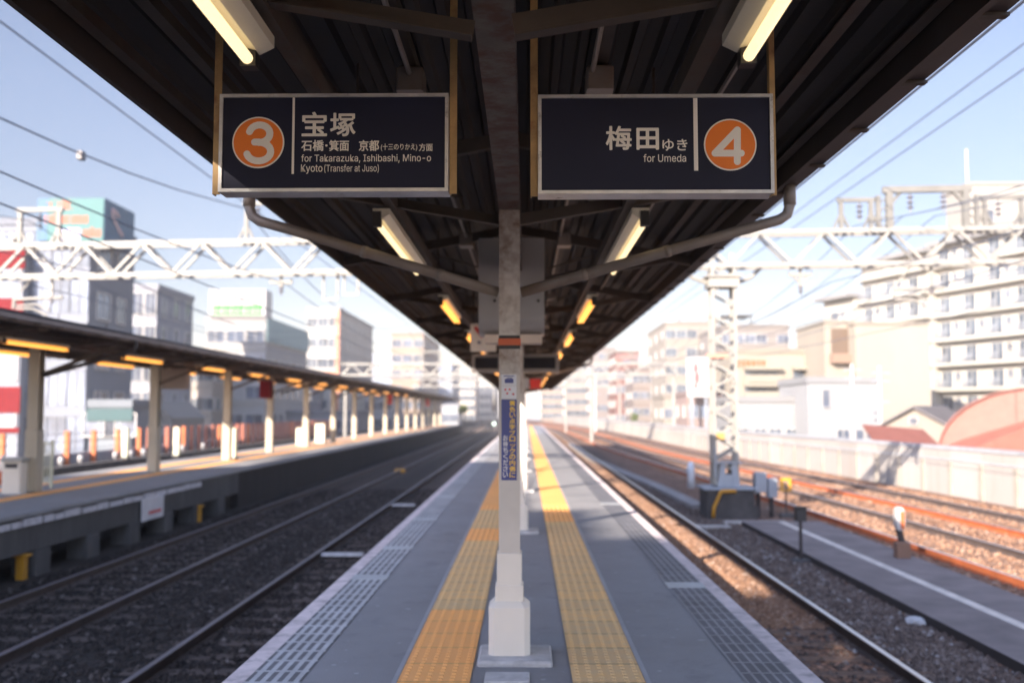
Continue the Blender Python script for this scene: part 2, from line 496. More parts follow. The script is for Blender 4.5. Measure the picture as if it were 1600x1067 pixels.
# ------------------------------------------------------------------ mesh helpers
class MB:
    def __init__(self):
        self.v, self.f, self.mi = [], [], []

    def quad(self, pts, mi=0):
        n = len(self.v)
        self.v += [tuple(p) for p in pts]
        self.f.append(tuple(range(n, n + len(pts))))
        self.mi.append(mi)
        return self

    def hexa(self, c, mi=0):
        """c: 8 corners, bottom four counter-clockwise then top four"""
        n = len(self.v)
        self.v += [tuple(p) for p in c]
        for q in ((3, 2, 1, 0), (4, 5, 6, 7), (0, 1, 5, 4), (1, 2, 6, 5), (2, 3, 7, 6), (3, 0, 4, 7)):
            self.f.append(tuple(n + k for k in q))
            self.mi.append(mi)
        return self

    def box(self, x0, x1, y0, y1, z0, z1, mi=0):
        return self.hexa([(x0, y0, z0), (x1, y0, z0), (x1, y1, z0), (x0, y1, z0),
                          (x0, y0, z1), (x1, y0, z1), (x1, y1, z1), (x0, y1, z1)], mi)

    def cbox(self, x0, x1, y0, y1, z0, z1, c, mi=0):
        """box with chamfered vertical and top edges"""
        pr = [(x0 + c, y0), (x1 - c, y0), (x1, y0 + c), (x1, y1 - c), (x1 - c, y1), (x0 + c, y1), (x0, y1 - c), (x0, y0 + c)]
        cx, cy = (x0 + x1) / 2, (y0 + y1) / 2
        kx, ky = 1 - 2 * c / max(x1 - x0, 1e-6), 1 - 2 * c / max(y1 - y0, 1e-6)
        r2 = [(cx + (x - cx) * kx, cy + (y - cy) * ky) for x, y in pr]
        n = len(self.v)
        self.v += [(x, y, z0) for x, y in pr] + [(x, y, z1 - c) for x, y in pr] + [(x, y, z1) for x, y in r2]
        self.f.append(tuple(n + k for k in range(7, -1, -1))); self.mi.append(mi)
        for lv in (0, 8):
            for k in range(8):
                j = (k + 1) % 8
                self.f.append((n + lv + k, n + lv + j, n + lv + 8 + j, n + lv + 8 + k)); self.mi.append(mi)
        self.f.append(tuple(n + 16 + k for k in range(8))); self.mi.append(mi)
        return self

    def bar(self, p, q, w, h, up=(0, 0, 1), mi=0):
        p, q = Vector(p), Vector(q)
        d = (q - p).normalized()
        s = d.cross(Vector(up))
        if s.length < 1e-4:
            s = d.cross(Vector((1, 0, 0)))
        s.normalize()
        u = s.cross(d)
        s *= w / 2
        u *= h / 2
        return self.hexa([p - s - u, p + s - u, q + s - u, q - s - u, p - s + u, p + s + u, q + s + u, q - s + u], mi)

    def angle(self, p, q, a, t, up=(0, 0, 1)):
        """L-section bar"""
        self.bar(p, q, a, t, up)
        d = (Vector(q) - Vector(p)).normalized()
        s = d.cross(Vector(up)).normalized()
        u = s.cross(d)
        off = s * (a / 2 - t / 2) + u * (a / 2 + t / 2)
        return self.bar(Vector(p) + off, Vector(q) + off, t, a - t * 0.2, up)

    def tube(self, pts, r, n=8, mi=0, cap=True):
        pts = [Vector(p) for p in pts]
        rings = []
        for i, p in enumerate(pts):
            a = pts[max(i - 1, 0)]
            b = pts[min(i + 1, len(pts) - 1)]
            d = (b - a).normalized()
            s = d.cross(Vector((0, 0, 1)))
            if s.length < 1e-3:
                s = d.cross(Vector((1, 0, 0)))
            s.normalize()
            u = s.cross(d)
            rr = r[i] if isinstance(r, (list, tuple)) else r
            b0 = len(self.v)
            for k in range(n):
                t = 2 * pi * k / n
                self.v.append(tuple(p + s * (rr * cos(t)) + u * (rr * sin(t))))
            rings.append(b0)
        for a, b in zip(rings, rings[1:]):
            for k in range(n):
                j = (k + 1) % n
                self.f.append((a + k, a + j, b + j, b + k)); self.mi.append(mi)
        if cap:
            self.f.append(tuple(rings[0] + k for k in range(n - 1, -1, -1))); self.mi.append(mi)
            self.f.append(tuple(rings[-1] + k for k in range(n))); self.mi.append(mi)
        return self

    def lathe(self, prof, c=(0, 0, 0), n=16, mi=0):
        """prof: (radius, z) from bottom to top"""
        rings = []
        for r, z in prof:
            b = len(self.v)
            for k in range(n):
                t = 2 * pi * k / n
                self.v.append((c[0] + r * cos(t), c[1] + r * sin(t), c[2] + z))
            rings.append(b)
        for a, b in zip(rings, rings[1:]):
            for k in range(n):
                j = (k + 1) % n
                self.f.append((a + k, a + j, b + j, b + k)); self.mi.append(mi)
        self.f.append(tuple(rings[0] + k for k in range(n - 1, -1, -1))); self.mi.append(mi)
        self.f.append(tuple(rings[-1] + k for k in range(n))); self.mi.append(mi)
        return self

    def prism(self, poly, y0, y1, mi=0):
        """poly of (x,z), counter-clockwise seen from -y, extruded along y"""
        n = len(self.v)
        k = len(poly)
        self.v += [(x, y0, z) for x, z in poly] + [(x, y1, z) for x, z in poly]
        self.f.append(tuple(range(n, n + k))); self.mi.append(mi)
        self.f.append(tuple(range(n + 2 * k - 1, n + k - 1, -1))); self.mi.append(mi)
        for i in range(k):
            j = (i + 1) % k
            self.f.append((n + i, n + k + i, n + k + j, n + j)); self.mi.append(mi)
        return self

    def sweep(self, poly, path, mi=0, mis=None):
        """poly of (dx,dz) carried along path points (x,y,z)"""
        k = len(poly)
        n = len(self.v)
        for (x, y, z) in path:
            self.v += [(x + dx, y, z + dz) for dx, dz in poly]
        for s in range(len(path) - 1):
            for i in range(k):
                j = (i + 1) % k
                a = n + s * k
                self.f.append((a + i, a + k + i, a + k + j, a + j)); self.mi.append(mis[i] if mis else mi)
        self.f.append(tuple(n + i for i in range(k))); self.mi.append(mi)
        self.f.append(tuple(n + (len(path) - 1) * k + i for i in range(k - 1, -1, -1))); self.mi.append(mi)
        return self

    def mesh(self, name, mats, smooth=False):
        me = bpy.data.meshes.new(name)
        me.from_pydata(self.v, [], self.f)
        if not isinstance(mats, (list, tuple)):
            mats = [mats]
        for m in mats:
            me.materials.append(m)
        me.polygons.foreach_set('material_index', self.mi)
        if smooth:
            me.polygons.foreach_set('use_smooth', [True] * len(self.f))
        me.update()
        return me

    def build(self, name, mats, parent=None, smooth=False, loc=None):
        o = bpy.data.objects.new(name, self.mesh(name, mats, smooth))
        COL.objects.link(o)
        if parent:
            o.parent = parent
        if loc:
            o.location = loc
        return o


def tag(o, label, cat, group=None, kind=None):
    o['label'] = label
    o['category'] = cat
    if group:
        o['group'] = group
    o['kind'] = kind or 'thing'
    return o


def thing(name, label, cat, loc=(0, 0, 0), rz=0.0, group=None, kind=None):
    o = bpy.data.objects.new(name, None)
    o.empty_display_size = 0.2
    COL.objects.link(o)
    o.location = loc
    o.rotation_euler = (0, 0, rz)
    return tag(o, label, cat, group, kind)


def dup(root, loc, label=None, rz=None):
    c = root.copy()
    COL.objects.link(c)
    c.location = loc
    if rz is not None:
        c.rotation_euler = (0, 0, rz)
    if label:
        c['label'] = label
    for ch in list(root.children):
        d = ch.copy()
        COL.objects.link(d)
        d.parent = c
        for g in list(ch.children):
            e = g.copy()
            COL.objects.link(e)
            e.parent = d
    return c


def share(me, name, parent, loc=(0, 0, 0), rz=0.0, scale=None):
    o = bpy.data.objects.new(name, me)
    COL.objects.link(o)
    o.parent = parent
    o.location = loc
    o.rotation_euler = (0, 0, rz)
    if scale:
        o.scale = scale
    return o


def structure(o, label, cat):
    return tag(o, label, cat, kind='structure')


try:
    SANS = bpy.data.fonts.load(bpy.utils.system_resource('DATAFILES') + '/fonts/Inter.woff2')
except Exception:
    SANS = None


def text_mesh(body, mat, x0, x1, z0, z1, y, bold=0.0, parent=None, name='lettering'):
    """flat lettering facing -y, fitted to the rectangle x0..x1, z0..z1; bold = stroke widening as a share of the height"""
    cu = bpy.data.curves.new(name, 'FONT')
    cu.body = body
    if SANS and all(ord(ch) < 128 for ch in body):
        cu.font = SANS
    cu.size = 1.0
    tmp = bpy.data.objects.new('tmp', cu)
    COL.objects.link(tmp)
    dg = bpy.context.evaluated_depsgraph_get()
    me = bpy.data.meshes.new_from_object(tmp.evaluated_get(dg))
    bpy.data.objects.remove(tmp)
    bpy.data.curves.remove(cu)
    if not len(me.vertices):
        return None
    vs = [v.co.copy() for v in me.vertices]
    fs = [tuple(p.vertices) for p in me.polygons]
    bpy.data.meshes.remove(me)
    ax, bx = min(v.x for v in vs), max(v.x for v in vs)
    ay, by = min(v.y for v in vs), max(v.y for v in vs)
    r = bold * (z1 - z0)
    sx = (x1 - x0 - 2 * r) / max(bx - ax, 1e-6)
    sz = (z1 - z0 - 2 * r) / max(by - ay, 1e-6)
    shifts = [(0, 0)] if bold <= 0 else [(0, 0), (r, r * .3), (-r, -r * .3), (r * .3, r), (-r * .3, -r), (r * .7, -r * .7), (-r * .7, r * .7)]
    m = MB()
    for k, (dx, dz) in enumerate(shifts):
        n = len(m.v)
        m.v += [(x0 + r + (v.x - ax) * sx + dx, y - .00012 * k, z0 + r + (v.y - ay) * sz + dz) for v in vs]
        for f in fs:
            m.f.append(tuple(n + i for i in f))
            m.mi.append(0)
    return m.build(name, mat, parent)


# ================================================================== SETTING
ZB = -1.05            # ballast surface
ZR = -0.90            # rail head


def sm(a, b, t):
    t = max(0.0, min(1.0, (t - a) / (b - a)))
    return t * t * (3 - 2 * t)


def shift_r(Y):       # the right hand tracks draw in towards ours
    return -1.9 * sm(12, 78, Y)


def shift_0(Y):       # everything bends gently left far away
    return -0.00022 * max(0, Y - 95) ** 2


g = MB().quad([(-1200, -200, -6), (1200, -200, -6), (1200, 1500, -6), (-1200, 1500, -6)])
structure(g.build('ground', M['ground']), 'grey city ground below the railway embankment', 'ground')

tb = MB()
ys = [-30, 0, 12, 30, 50, 80, 110, 150, 200, 260, 330, 400]
tl = [(-25 + shift_0(y), y, ZB) for y in ys]
tr = [(14.4 + shift_r(y) + shift_0(y), y, ZB) for y in ys]
for i in range(len(ys) - 1):
    a, b, c, d = tl[i], tr[i], tr[i + 1], tl[i + 1]
    tb.quad([a, b, c, d])
    tb.quad([(b[0], b[1], -6.02), (c[0], c[1], -6.02), c, b])
    tb.quad([(a[0], a[1], -6.02), a, d, (d[0], d[1], -6.02)])
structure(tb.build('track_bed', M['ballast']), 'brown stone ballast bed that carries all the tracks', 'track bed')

# ballast stones near the lens
import numpy as np
rng = np.random.default_rng(3)


def stones(zones):
    base = np.array([(1, 0, 0), (-1, 0, 0), (0, 1, 0), (0, -1, 0), (0, 0, 1), (0, 0, -1)], float)
    tri = np.array([(0, 2, 4), (2, 1, 4), (1, 3, 4), (3, 0, 4), (2, 0, 5), (1, 2, 5), (3, 1, 5), (0, 3, 5)])
    V, F, n = [], [], 0
    for (x0, x1, y0, y1, cnt) in zones:
        u = rng.random(cnt)
        yy = y0 + (y1 - y0) * u ** 1.5
        xx = x0 + (x1 - x0) * rng.random(cnt)
        xx = xx + np.array([shift_r(y) for y in yy]) * (1.0 if x0 > 6.8 else 0.0)
        s = 0.022 + 0.028 * rng.random(cnt)
        jit = 0.65 + 0.7 * rng.random((cnt, 6, 3))
        v = base[None] * jit + 0.25 * (rng.random((cnt, 6, 3)) - 0.5)
        ang = rng.random(cnt) * 6.28
        c, sn = np.cos(ang), np.sin(ang)
        vx = v[:, :, 0] * c[:, None] - v[:, :, 1] * sn[:, None]
        vy = v[:, :, 0] * sn[:, None] + v[:, :, 1] * c[:, None]
        vz = v[:, :, 2] * 0.75
        P = np.stack([vx * s[:, None] + xx[:, None], vy * s[:, None] + yy[:, None],
                      vz * s[:, None] + (ZB + 0.012 * rng.random(cnt))[:, None]], -1)
        V.append(P.reshape(-1, 3))
        F.append((tri[None] + (np.arange(cnt) * 6 + n)[:, None, None]).reshape(-1, 3))
        n += cnt * 6
    return np.concatenate(V), np.concatenate(F)


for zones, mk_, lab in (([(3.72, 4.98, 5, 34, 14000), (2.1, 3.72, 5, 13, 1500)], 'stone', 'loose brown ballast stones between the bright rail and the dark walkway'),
                        ([(-7.7, -2.3, 5, 34, 24000)], 'stone_shaded', 'loose ballast stones darkened for the shade over the left tracks'),
                        ([(2.1, 3.72, 12.5, 46, 15000), (6.85, 13.4, 12, 48, 18000)], 'stone_rust_sunlit', 'loose rust and sunlight coloured ballast stones around the right tracks')):
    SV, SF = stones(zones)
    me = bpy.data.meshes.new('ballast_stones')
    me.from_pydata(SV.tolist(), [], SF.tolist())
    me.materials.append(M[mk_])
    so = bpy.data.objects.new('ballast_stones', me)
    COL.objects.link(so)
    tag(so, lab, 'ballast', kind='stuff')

# --- platforms
PL, PR = -1.80, 1.76
Y0, Y1 = -8.0, 116.0
m = MB()
m.box(PL, PR, Y0, Y1, -0.28, 0.0)
structure(m.build('platform', M['asphalt']), 'grey asphalt island platform running straight ahead under the canopy', 'platform')
m = MB()
m.box(PL + 0.22, PR - 0.22, Y0, Y1 - 0.02, -1.06, -0.283)
structure(m.build('platform_foundation', M['concrete_dark']), 'dark recessed foundation wall under the near platform', 'platform')
for (a, b) in ((PL, PL + 0.125), (PR - 0.125, PR)):
    m = MB()
    m.quad([(a, Y0, .004), (b, Y0, .004), (b, Y1, .004), (a, Y1, .004)])
    structure(m.build('platform_edge_line', M['edge']), 'worn pinkish white line along the %s platform edge' % ('left' if a < 0 else 'right'), 'painted line')
for (a, b, k) in ((-1.672, -1.34, 'slot_l'), (1.30, 1.632, 'slot_r')):
    m = MB()
    m.quad([(a, Y0, .004), (b, Y0, .004), (b, Y1 - 20, .004), (a, Y1 - 20, .004)])
    structure(m.build('anti_slip_strip', M[k]), '%s slotted anti slip strip beside the %s edge line' % (('pale grey', 'left') if a < 0 else ('dark grey', 'right')), 'anti slip strip')
    for yy in ((9.75, 11.85, 15.0, 19.0, 23.0) if a < 0 else (9.35, 17.5)):
        m = MB().box(a - 0.006, b + 0.006, yy - 0.14, yy + 0.14, 0.002, 0.009)
        structure(m.build('cover_plate', M['plate']), 'pale cover plate across the %s anti slip strip' % ('left' if a < 0 else 'right'), 'cover plate')


def tactile(x0, x1, brightzones, label):
    m = MB()
    y = Y0 + 0.4
    t = 0.43
    k0 = int(y / t)
    k = k0
    while k * t < Y1 - 2:
        ya, yb = k * t, (k + 1) * t
        isbright = any(p <= (ya + yb) / 2 < q for p, q in brightzones)
        mi = 1 if isbright else 0
        m.quad([(x0, ya, .008), (x1, ya, .008), (x1, yb, .008), (x0, yb, .008)], mi)
        if 4.5 < ya < 17:
            n = 6
            st = t / n
            for i in range(n):
                for j in range(n):
                    cx, cy = x0 + (i + .5) * st * (x1 - x0) / t, ya + (j + .5) * st
                    r, q = 0.016, 0.010
                    b = [(cx - r, cy - r, .008), (cx + r, cy - r, .008), (cx + r, cy + r, .008), (cx - r, cy + r, .008)]
                    tp = [(cx - q, cy - q, .013), (cx + q, cy - q, .013), (cx + q, cy + q, .013), (cx - q, cy + q, .013)]
                    m.quad(tp, mi)
                    for e in range(4):
                        f = (e + 1) % 4
                        m.quad([b[e], b[f], tp[f], tp[e]], mi)
        k += 1
    structure(m.build('tactile_paving', [M['tac_old'], M['tac_new_sunlit']]), label, 'tactile paving')


tactile(-0.765, -0.335, [(5.0, 8.1), (12.6, 13.6), (16.5, 200)], 'yellow tactile tiles left of the columns on the near platform')
tactile(0.275, 0.705, [(14.6, 200)], 'yellow tactile tiles right of the columns on the near platform')  # bright tiles past the shade edge: sunlight put into the colour
for xa in (-0.80, 0.71):
    m = MB().quad([(xa, Y0, .004), (xa + .03, Y0, .004), (xa + .03, Y1 - 3, .004), (xa, Y1 - 3, .004)])
    structure(m.build('tactile_border', M['kerbline']), 'thin grey border line beside the %s tactile tiles' % ('left' if xa < 0 else 'right'), 'painted line')

# left platform
LX0, LX1 = -11.8, -7.9
m = MB()
m.box(LX0, LX1, -10, 124, -0.06, 0.0)
structure(m.build('platform', M['asphalt']), 'grey opposite platform beyond the two left tracks', 'platform')
for (a, b, lab) in ((-9.70, -9.27, 'nearer'), (-10.95, -10.5, 'farther')):
    m = MB().quad([(a, -9, .006), (b, -9, .006), (b, 122, .006), (a, 122, .006)])
    structure(m.build('tactile_paving', M['tac_new_sunlit']), 'yellow tactile strip on the %s side of the opposite platform' % lab, 'tactile paving')
# supporting wall with piers and dark openings
pw = thing('platform_wall', 'stained concrete wall with piers and dark openings below the opposite platform', 'wall', (LX1, 0, ZB))
m = MB()
m.box(-0.30, -0.05, -10, 27.6, 0.42, 0.988)
m.build('edge_beam', M['concrete'], pw)
m = MB().box(-0.26, -0.06, 27.62, 124, 0.0, 0.988)
m.build('dark_wall', paint('brown_black_wall', (0.020, 0.015, 0.014), 0.9, var=0.4, scale=2, stretch=(1, 1, .3)), pw)  # brown-black face where the piers end
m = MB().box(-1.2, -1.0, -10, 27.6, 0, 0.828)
m.build('back_wall', M['black'], pw)  # black stands in for the shade inside the openings
yy = 12.6
pm = MB().box(-0.42, -0.02, -0.24, 0.24, 0, 0.416).mesh('pier', M['concrete'])
while yy < 27.5:
    share(pm, 'pier', pw, (0, yy, 0))
    yy += 1.92
rr = random.Random(4)
y = 15.0
m = MB()
while y < 24:
    ln = rr.uniform(0.22, 0.62)
    m.box(-0.046, -0.010, y, y + ln, 0.84, 0.95 + rr.uniform(-.02, .015))
    y += ln + rr.uniform(0.04, 0.12)
m.build('white_paint_patch', paint('flaked_white', (0.55, 0.53, 0.56), 0.8, var=0.15, scale=9, dirt=0.6, dirtcol=(0.2, 0.19, 0.2), dscale=6), pw)


# --- tracks
RAILP = [(-0.065, -0.15), (0.065, -0.15), (0.065, -0.135), (0.012, -0.115), (0.012, -0.045), (0.034, -0.035), (0.034, -0.006), (0.028, 0.0),
         (-0.028, 0.0), (-0.034, -0.006), (-0.034, -0.035), (-0.012, -0.045), (-0.012, -0.115), (-0.065, -0.135)]
RAILM = [0] * 14
RAILM[6] = RAILM[7] = RAILM[8] = 1
sl_me = MB().cbox(-1.15, 1.15, -0.11, 0.11, -0.12, 0.0, 0.015).mesh('sleeper', M['sleeper'])


M['sleeper_rust_sunlit'] = paint('sleeper_rust_sunlit', (0.17, 0.10, 0.065), 0.9, var=0.35, scale=3, stretch=(0.4, 6, 3), bmp=0.4, bscale=12)  # rust tone lightened so the right sleepers look sunlit
sr_me = MB().cbox(-1.15, 1.15, -0.11, 0.11, -0.12, 0.0, 0.015).mesh('sleeper', M['sleeper_rust_sunlit'])


def track(xc, label, sh, rail_mats, y0=3.0, y1=330, sl0=5.0, nsl=95, zoff=0.0, head='rail_head'):
    t = thing('railway_track', label, 'track', (xc, 0, ZR + zoff))
    yl = [y0] + [y for y in range(int(y0) + 2, int(y1), 4)]
    for s in (-0.75, 0.75):
        m = MB()
        m.sweep(RAILP, [(s + sh(y) + shift_0(y), y, 0) for y in yl], 0, RAILM)
        m.build('rail', [M[rail_mats[0 if s < 0 else 1]], M[head]], t)
    y = sl0
    for i in range(nsl):
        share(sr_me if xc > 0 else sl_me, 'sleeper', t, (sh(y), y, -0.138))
        y += 0.64
    far = MB()
    while y < 240:
        cx = sh(y) + shift_0(y)
        far.box(cx - 1.15, cx + 1.15, y - .11, y + .11, -0.24, -0.138)
        y += 0.64
    o = far.build('far_sleepers', M['sleeper_rust_sunlit' if xc > 0 else 'sleeper'], t)
    o['kind'] = 'stuff'
    return t


zero = lambda y: 0.0
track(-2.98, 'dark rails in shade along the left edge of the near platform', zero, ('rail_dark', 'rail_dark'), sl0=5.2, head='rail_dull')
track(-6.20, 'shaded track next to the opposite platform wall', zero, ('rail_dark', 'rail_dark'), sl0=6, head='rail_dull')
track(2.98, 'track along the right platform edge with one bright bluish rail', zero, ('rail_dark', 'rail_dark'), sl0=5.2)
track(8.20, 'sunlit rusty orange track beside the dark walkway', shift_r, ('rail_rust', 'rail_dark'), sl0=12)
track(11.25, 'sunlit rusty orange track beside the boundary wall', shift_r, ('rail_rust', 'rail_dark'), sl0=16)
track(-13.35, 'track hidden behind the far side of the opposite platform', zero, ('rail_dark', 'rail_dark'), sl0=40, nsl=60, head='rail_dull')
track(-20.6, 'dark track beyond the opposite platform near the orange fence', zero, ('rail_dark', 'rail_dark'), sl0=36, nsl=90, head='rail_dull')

# --- walkway with white line (right)
wk = MB()
yl = [2, 8, 12, 16, 20, 23.4]
wk.sweep([(5.00, ZB - .02), (6.80, ZB - .02), (6.80, -0.93), (5.00, -0.93)], [(0, y, 0) for y in yl], 0, [1, 1, 0, 1])
structure(wk.build('walkway', [M['path'], M['pathside']]), 'dark raised walkway between the right tracks', 'walkway')
m = MB().quad([(5.80, 2.2, -0.926), (5.96, 2.2, -0.926), (5.96, 23.3, -0.926), (5.80, 23.3, -0.926)])
structure(m.build('walkway_line', M['whiteline']), 'pale line painted along the dark walkway', 'painted line')
m = MB().sweep([(4.5, ZB), (4.95, ZB), (4.95, -0.93), (4.5, -0.93)], [(-0.1 * sm(26, 60, y) * 12, y, 0) for y in (27.5, 35, 45, 55, 65, 80)], 0)
structure(m.build('cable_trough', paint('trough', (0.26, 0.24, 0.23), 0.9, var=0.3)), 'grey concrete cable trough beyond the mast foot', 'cable trough')

# ================================================================== CANOPIES
def under(o, root):
    o.parent = root
    o.location = -Vector(root.location)
    return o


def sub(o, part):
    """make o a sub-part of a part that was placed with under()"""
    o.parent = part
    o.location = (0, 0, 0)
    return o


def canopy(label, c, xl, xr, y0, y1, ze, zr, frame0, fstep, beam_w, gut_side, gm='gutter'):
    t = thing('platform_canopy', label, 'canopy', (c, y0, 0))
    B = lambda mb, nm, mt, sm_=False: under(mb.build(nm, mt, None, sm_), t)
    # corrugated sheets, ribs run along the platform
    for side, xe in (('l', xl), ('r', xr)):
        top, bot = [], []
        n = max(4, int(abs(xe - c) / 0.13))
        w = (xe - c) / n
        for i in range(n):
            for fr, dz in ((0.0, 0.0), (0.30, 0.0), (0.42, 0.035), (0.88, 0.035)):
                x = c + w * (i + fr)
                z = zr + (ze - zr) * (i + fr) / n
                bot.append((x, z + dz))
        bot.append((xe, ze))
        m = MB()
        if side == 'l':
            bot = bot[::-1]
        k = len(bot)
        for a, b in zip(bot, bot[1:]):
            m.quad([(a[0], y0, a[1]), (b[0], y0, b[1]), (b[0], y1, b[1]), (a[0], y1, a[1])][::-1])
            m.quad([(a[0], y0, a[1] + .012), (b[0], y0, b[1] + .012), (b[0], y1, b[1] + .012), (a[0], y1, a[1] + .012)])
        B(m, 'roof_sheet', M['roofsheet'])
    # ridge beam
    m = MB()
    hw = beam_w / 2
    m.box(c - hw, c + hw, y0 + .05, y1 - .05, 2.95, 2.972)
    m.box(c - .012, c + .012, y0 + .05, y1 - .05, 2.972, 3.17)
    m.box(c - hw, c + hw, y0 + .05, y1 - .05, 3.17, 3.192)
    B(m, 'ridge_beam', M['beam'])
    slope = lambda x: zr + (ze - zr) * (x - c) / ((xl if x < c else xr) - c)
    # purlins
    for fx in (0.28, 0.55, 0.80, 0.95):
        for xe in (xl, xr):
            x = c + (xe - c) * fx
            z = slope(x) - 0.045
            m = MB().angle((x, y0 + .05, z), (x, y1 - .05, z), 0.06, 0.008)
            B(m, 'purlin', M['roofsteel'])
    # lamp rail
    for s in (-1, 1):
        x = c + s * 0.79
        m = MB()
        m.box(x - .03, x + .03, y0 + .3, y1 - .3, 2.955, 3.04)
        B(m, 'lamp_rail', M['roofsteel'])
    # cables and boxes
    for s, dx in ((-1, .50), (1, .46), (1, 1.12)):
        x = c + s * dx
        z = slope(x) - .11
        B(MB().tube([(x, y0 + .2, z), (x, y1 - .2, z)], .014, 6), 'conduit', M['pipe'])
    bx_ = MB().cbox(-.07, .07, -.10, .10, -.08, .05, .01).mesh('junction_box', M['pipe'])
    hr_ = MB().tube([(0, 0, 0), (0, 0, .46)], .009, 5).mesh('hanger_rod', M['roofsteel'])
    y = y0 + 2.4
    while y < y1 - 2 and y < y0 + 75:
        for s in (-1, 1):
            share(bx_, 'junction_box', t, (s * .50, y - y0, slope(c + s * .5) - .12))
            share(hr_, 'hanger_rod', t, (s * .79, y - y0, 3.03))
            share(hr_, 'hanger_rod', t, (s * .79, y + 2.2 - y0, 3.03))
        y += 4.9
    # fascia and gutter
    for xe, s in ((xl, -1), (xr, 1)):
        m = MB()
        m.box(min(xe, xe - s * .03), max(xe, xe - s * .03), y0, y1, ze - .13, ze - .005)
        B(m, 'fascia', M[gm])
        if s == gut_side or gut_side == 0:
            m = MB()
            g0 = xe + s * .004
            prof = [(0, 0), (s * .11, 0), (s * .11, .075), (s * .10, .075), (s * .10, .012), (0, .012)]
            if s < 0:
                prof = prof[::-1]
            m.sweep(prof, [(g0, y0, ze - .10), (g0, y1, ze - .10)])
            B(m, 'gutter', M[gm])
            bm_ = MB().box(-.065, .065, -.02, .02, -.016, -.002).mesh('gutter_bracket', M['roofsteel'])
            y = y0 + .6
            k = 0
            while y < y1 and k < 70:
                o = share(bm_, 'gutter_bracket', t, Vector((g0 + s * .055, y, ze - .10)) - Vector(t.location))
                y += 0.78
                k += 1
    # frames: rafters, ties, rods (shared meshes)
    raf = {}
    for s, xe in ((-1, xl), (1, xr)):
        e = xe - c
        zc, zo = zr - .14 - 0, ze - .10
        a = MB().bar((s * .05, 0, zc), (e - s * .05, 0, zo), .07, .09)
        tie = MB().angle((s * (hw + .003), 0, 2.86), (e * .84, 0, ze + (zr - ze) * .16 - .17), .065, .008)
        rod = MB().tube([(e * .18, 0, 3.05), (e * .52, .9, slope(c + e * .52) - .05)], .008, 5)
        raf[s] = (a.mesh('rafter', M['roofsteel']), tie.mesh('tie_bar', M['roofsteel']), rod.mesh('brace_rod', M['roofsteel']))
    y = frame0
    while y < y1 - 1:
        for s in (-1, 1):
            for me_, nm in zip(raf[s], ('rafter', 'tie_bar', 'brace_rod')):
                share(me_, nm, t, (0, y - y0, 0))
        y += fstep
    return t


CXC = -0.11
canopy('dark rusty canopy roof over the near platform', CXC, -1.90, 1.72, -7.0, 71.5, 3.22, 3.58, -0.10, 3.38, 0.14, 1)
CLX = -9.85
canopy('long low dark canopy roof over the opposite platform', CLX, -12.3, -7.92, 2.0, 122.0, 3.12, 3.45, 6.9, 3.25, 0.2, 1, 'gutter_pale')

# ---- columns of our canopy
def column():
    t = thing('canopy_column', '', 'column', (0, 0, 0), group='columns down the middle of the near platform')
    m = MB()
    m.box(-.0695, .0695, -.0695, -.0595, .3, 2.948)
    m.box(-.0695, .0695, .0595, .0695, .3, 2.948)
    m.box(-.004, .004, -.0595, .0595, .3, 2.948)
    m.build('shaft', M['column'], t)
    MB().cbox(-.0815, .0815, -.0815, .0815, .47, .68, .006).build('sleeve', M['colwhite'], t)
    MB().cbox(-.092, .092, -.092, .092, .36, .475, .006).build('lower_sleeve', M['colwhite'], t)
    m = MB().cbox(-.134, .134, -.134, .134, .03, .372, .035)
    m.build('base_box', M['colwhite'], t)
    m = MB()
    m.cbox(-.20, .275, -.28, .20, 0.001, .035, .012)
    m.build('base_plate', M['plinth'], t)
    return t


col0 = column()
cols = [col0]
clabels = ['rust stained white column carrying the blue warning notice',
           'white canopy column directly behind the one with the blue notice']
cy0 = 6.66
col0.location = (CXC, cy0, 0)
col0['label'] = clabels[0]
for k in range(1, 10):
    cols.append(dup(col0, (CXC, cy0 + 6.8 * k, 0), clabels[1] if k == 1 else 'distant white canopy column hidden in line behind the notice column'))
m = MB().cbox(-.075, .075, -.075, .075, 2.04, 2.085, .004)
b = m.build('orange_band', M['orange_band'], col0)
m = MB().box(-.0705, .0705, -.0705, .0705, 2.085, 2.105)
m.box(-.0705, .0705, -.0705, .0705, 2.015, 2.04)
m.build('black_band', M['black'], col0)

# ---- paint plate ahead of the base
m = MB().cbox(-.14 + CXC, .13 + CXC, 5.98, 6.20, 0.001, .02, .006)
tag(m.build('floor_plate', M['plinth']), 'small pale plate on the asphalt in front of the column foot', 'plate')

# ---- notices on the column
yn = cy0 - .0695
nt_ = thing('column_notice', 'tall blue warning notice with yellow and white vertical Japanese writing', 'notice', (CXC, yn, 1.1))
p0, p1 = at(783.5, 750, Y=yn), at(807.5, 624, Y=yn)
m = MB().box(p0.x, p1.x, yn - .003, yn - .0005, p0.z, p1.z)
np_ = under(m.build('panel', M['stickblue']), nt_)


def vertical_text(chars, x0, x1, ztop, zbot, mat, y, root, bold):
    n = len(chars)
    h = (ztop - zbot) / n
    for i, ch in enumerate(chars):
        small = ch in 'ッ'
        k0, k1 = (0.05, 0.95) if not small else (0.3, 0.95)
        o = text_mesh(ch, mat, x0 + (x1 - x0) * (0.12 if small else 0), x1, ztop - h * (i + k1), ztop - h * (i + k0), y, bold, None, 'character')
        if o:
            sub(o, root)


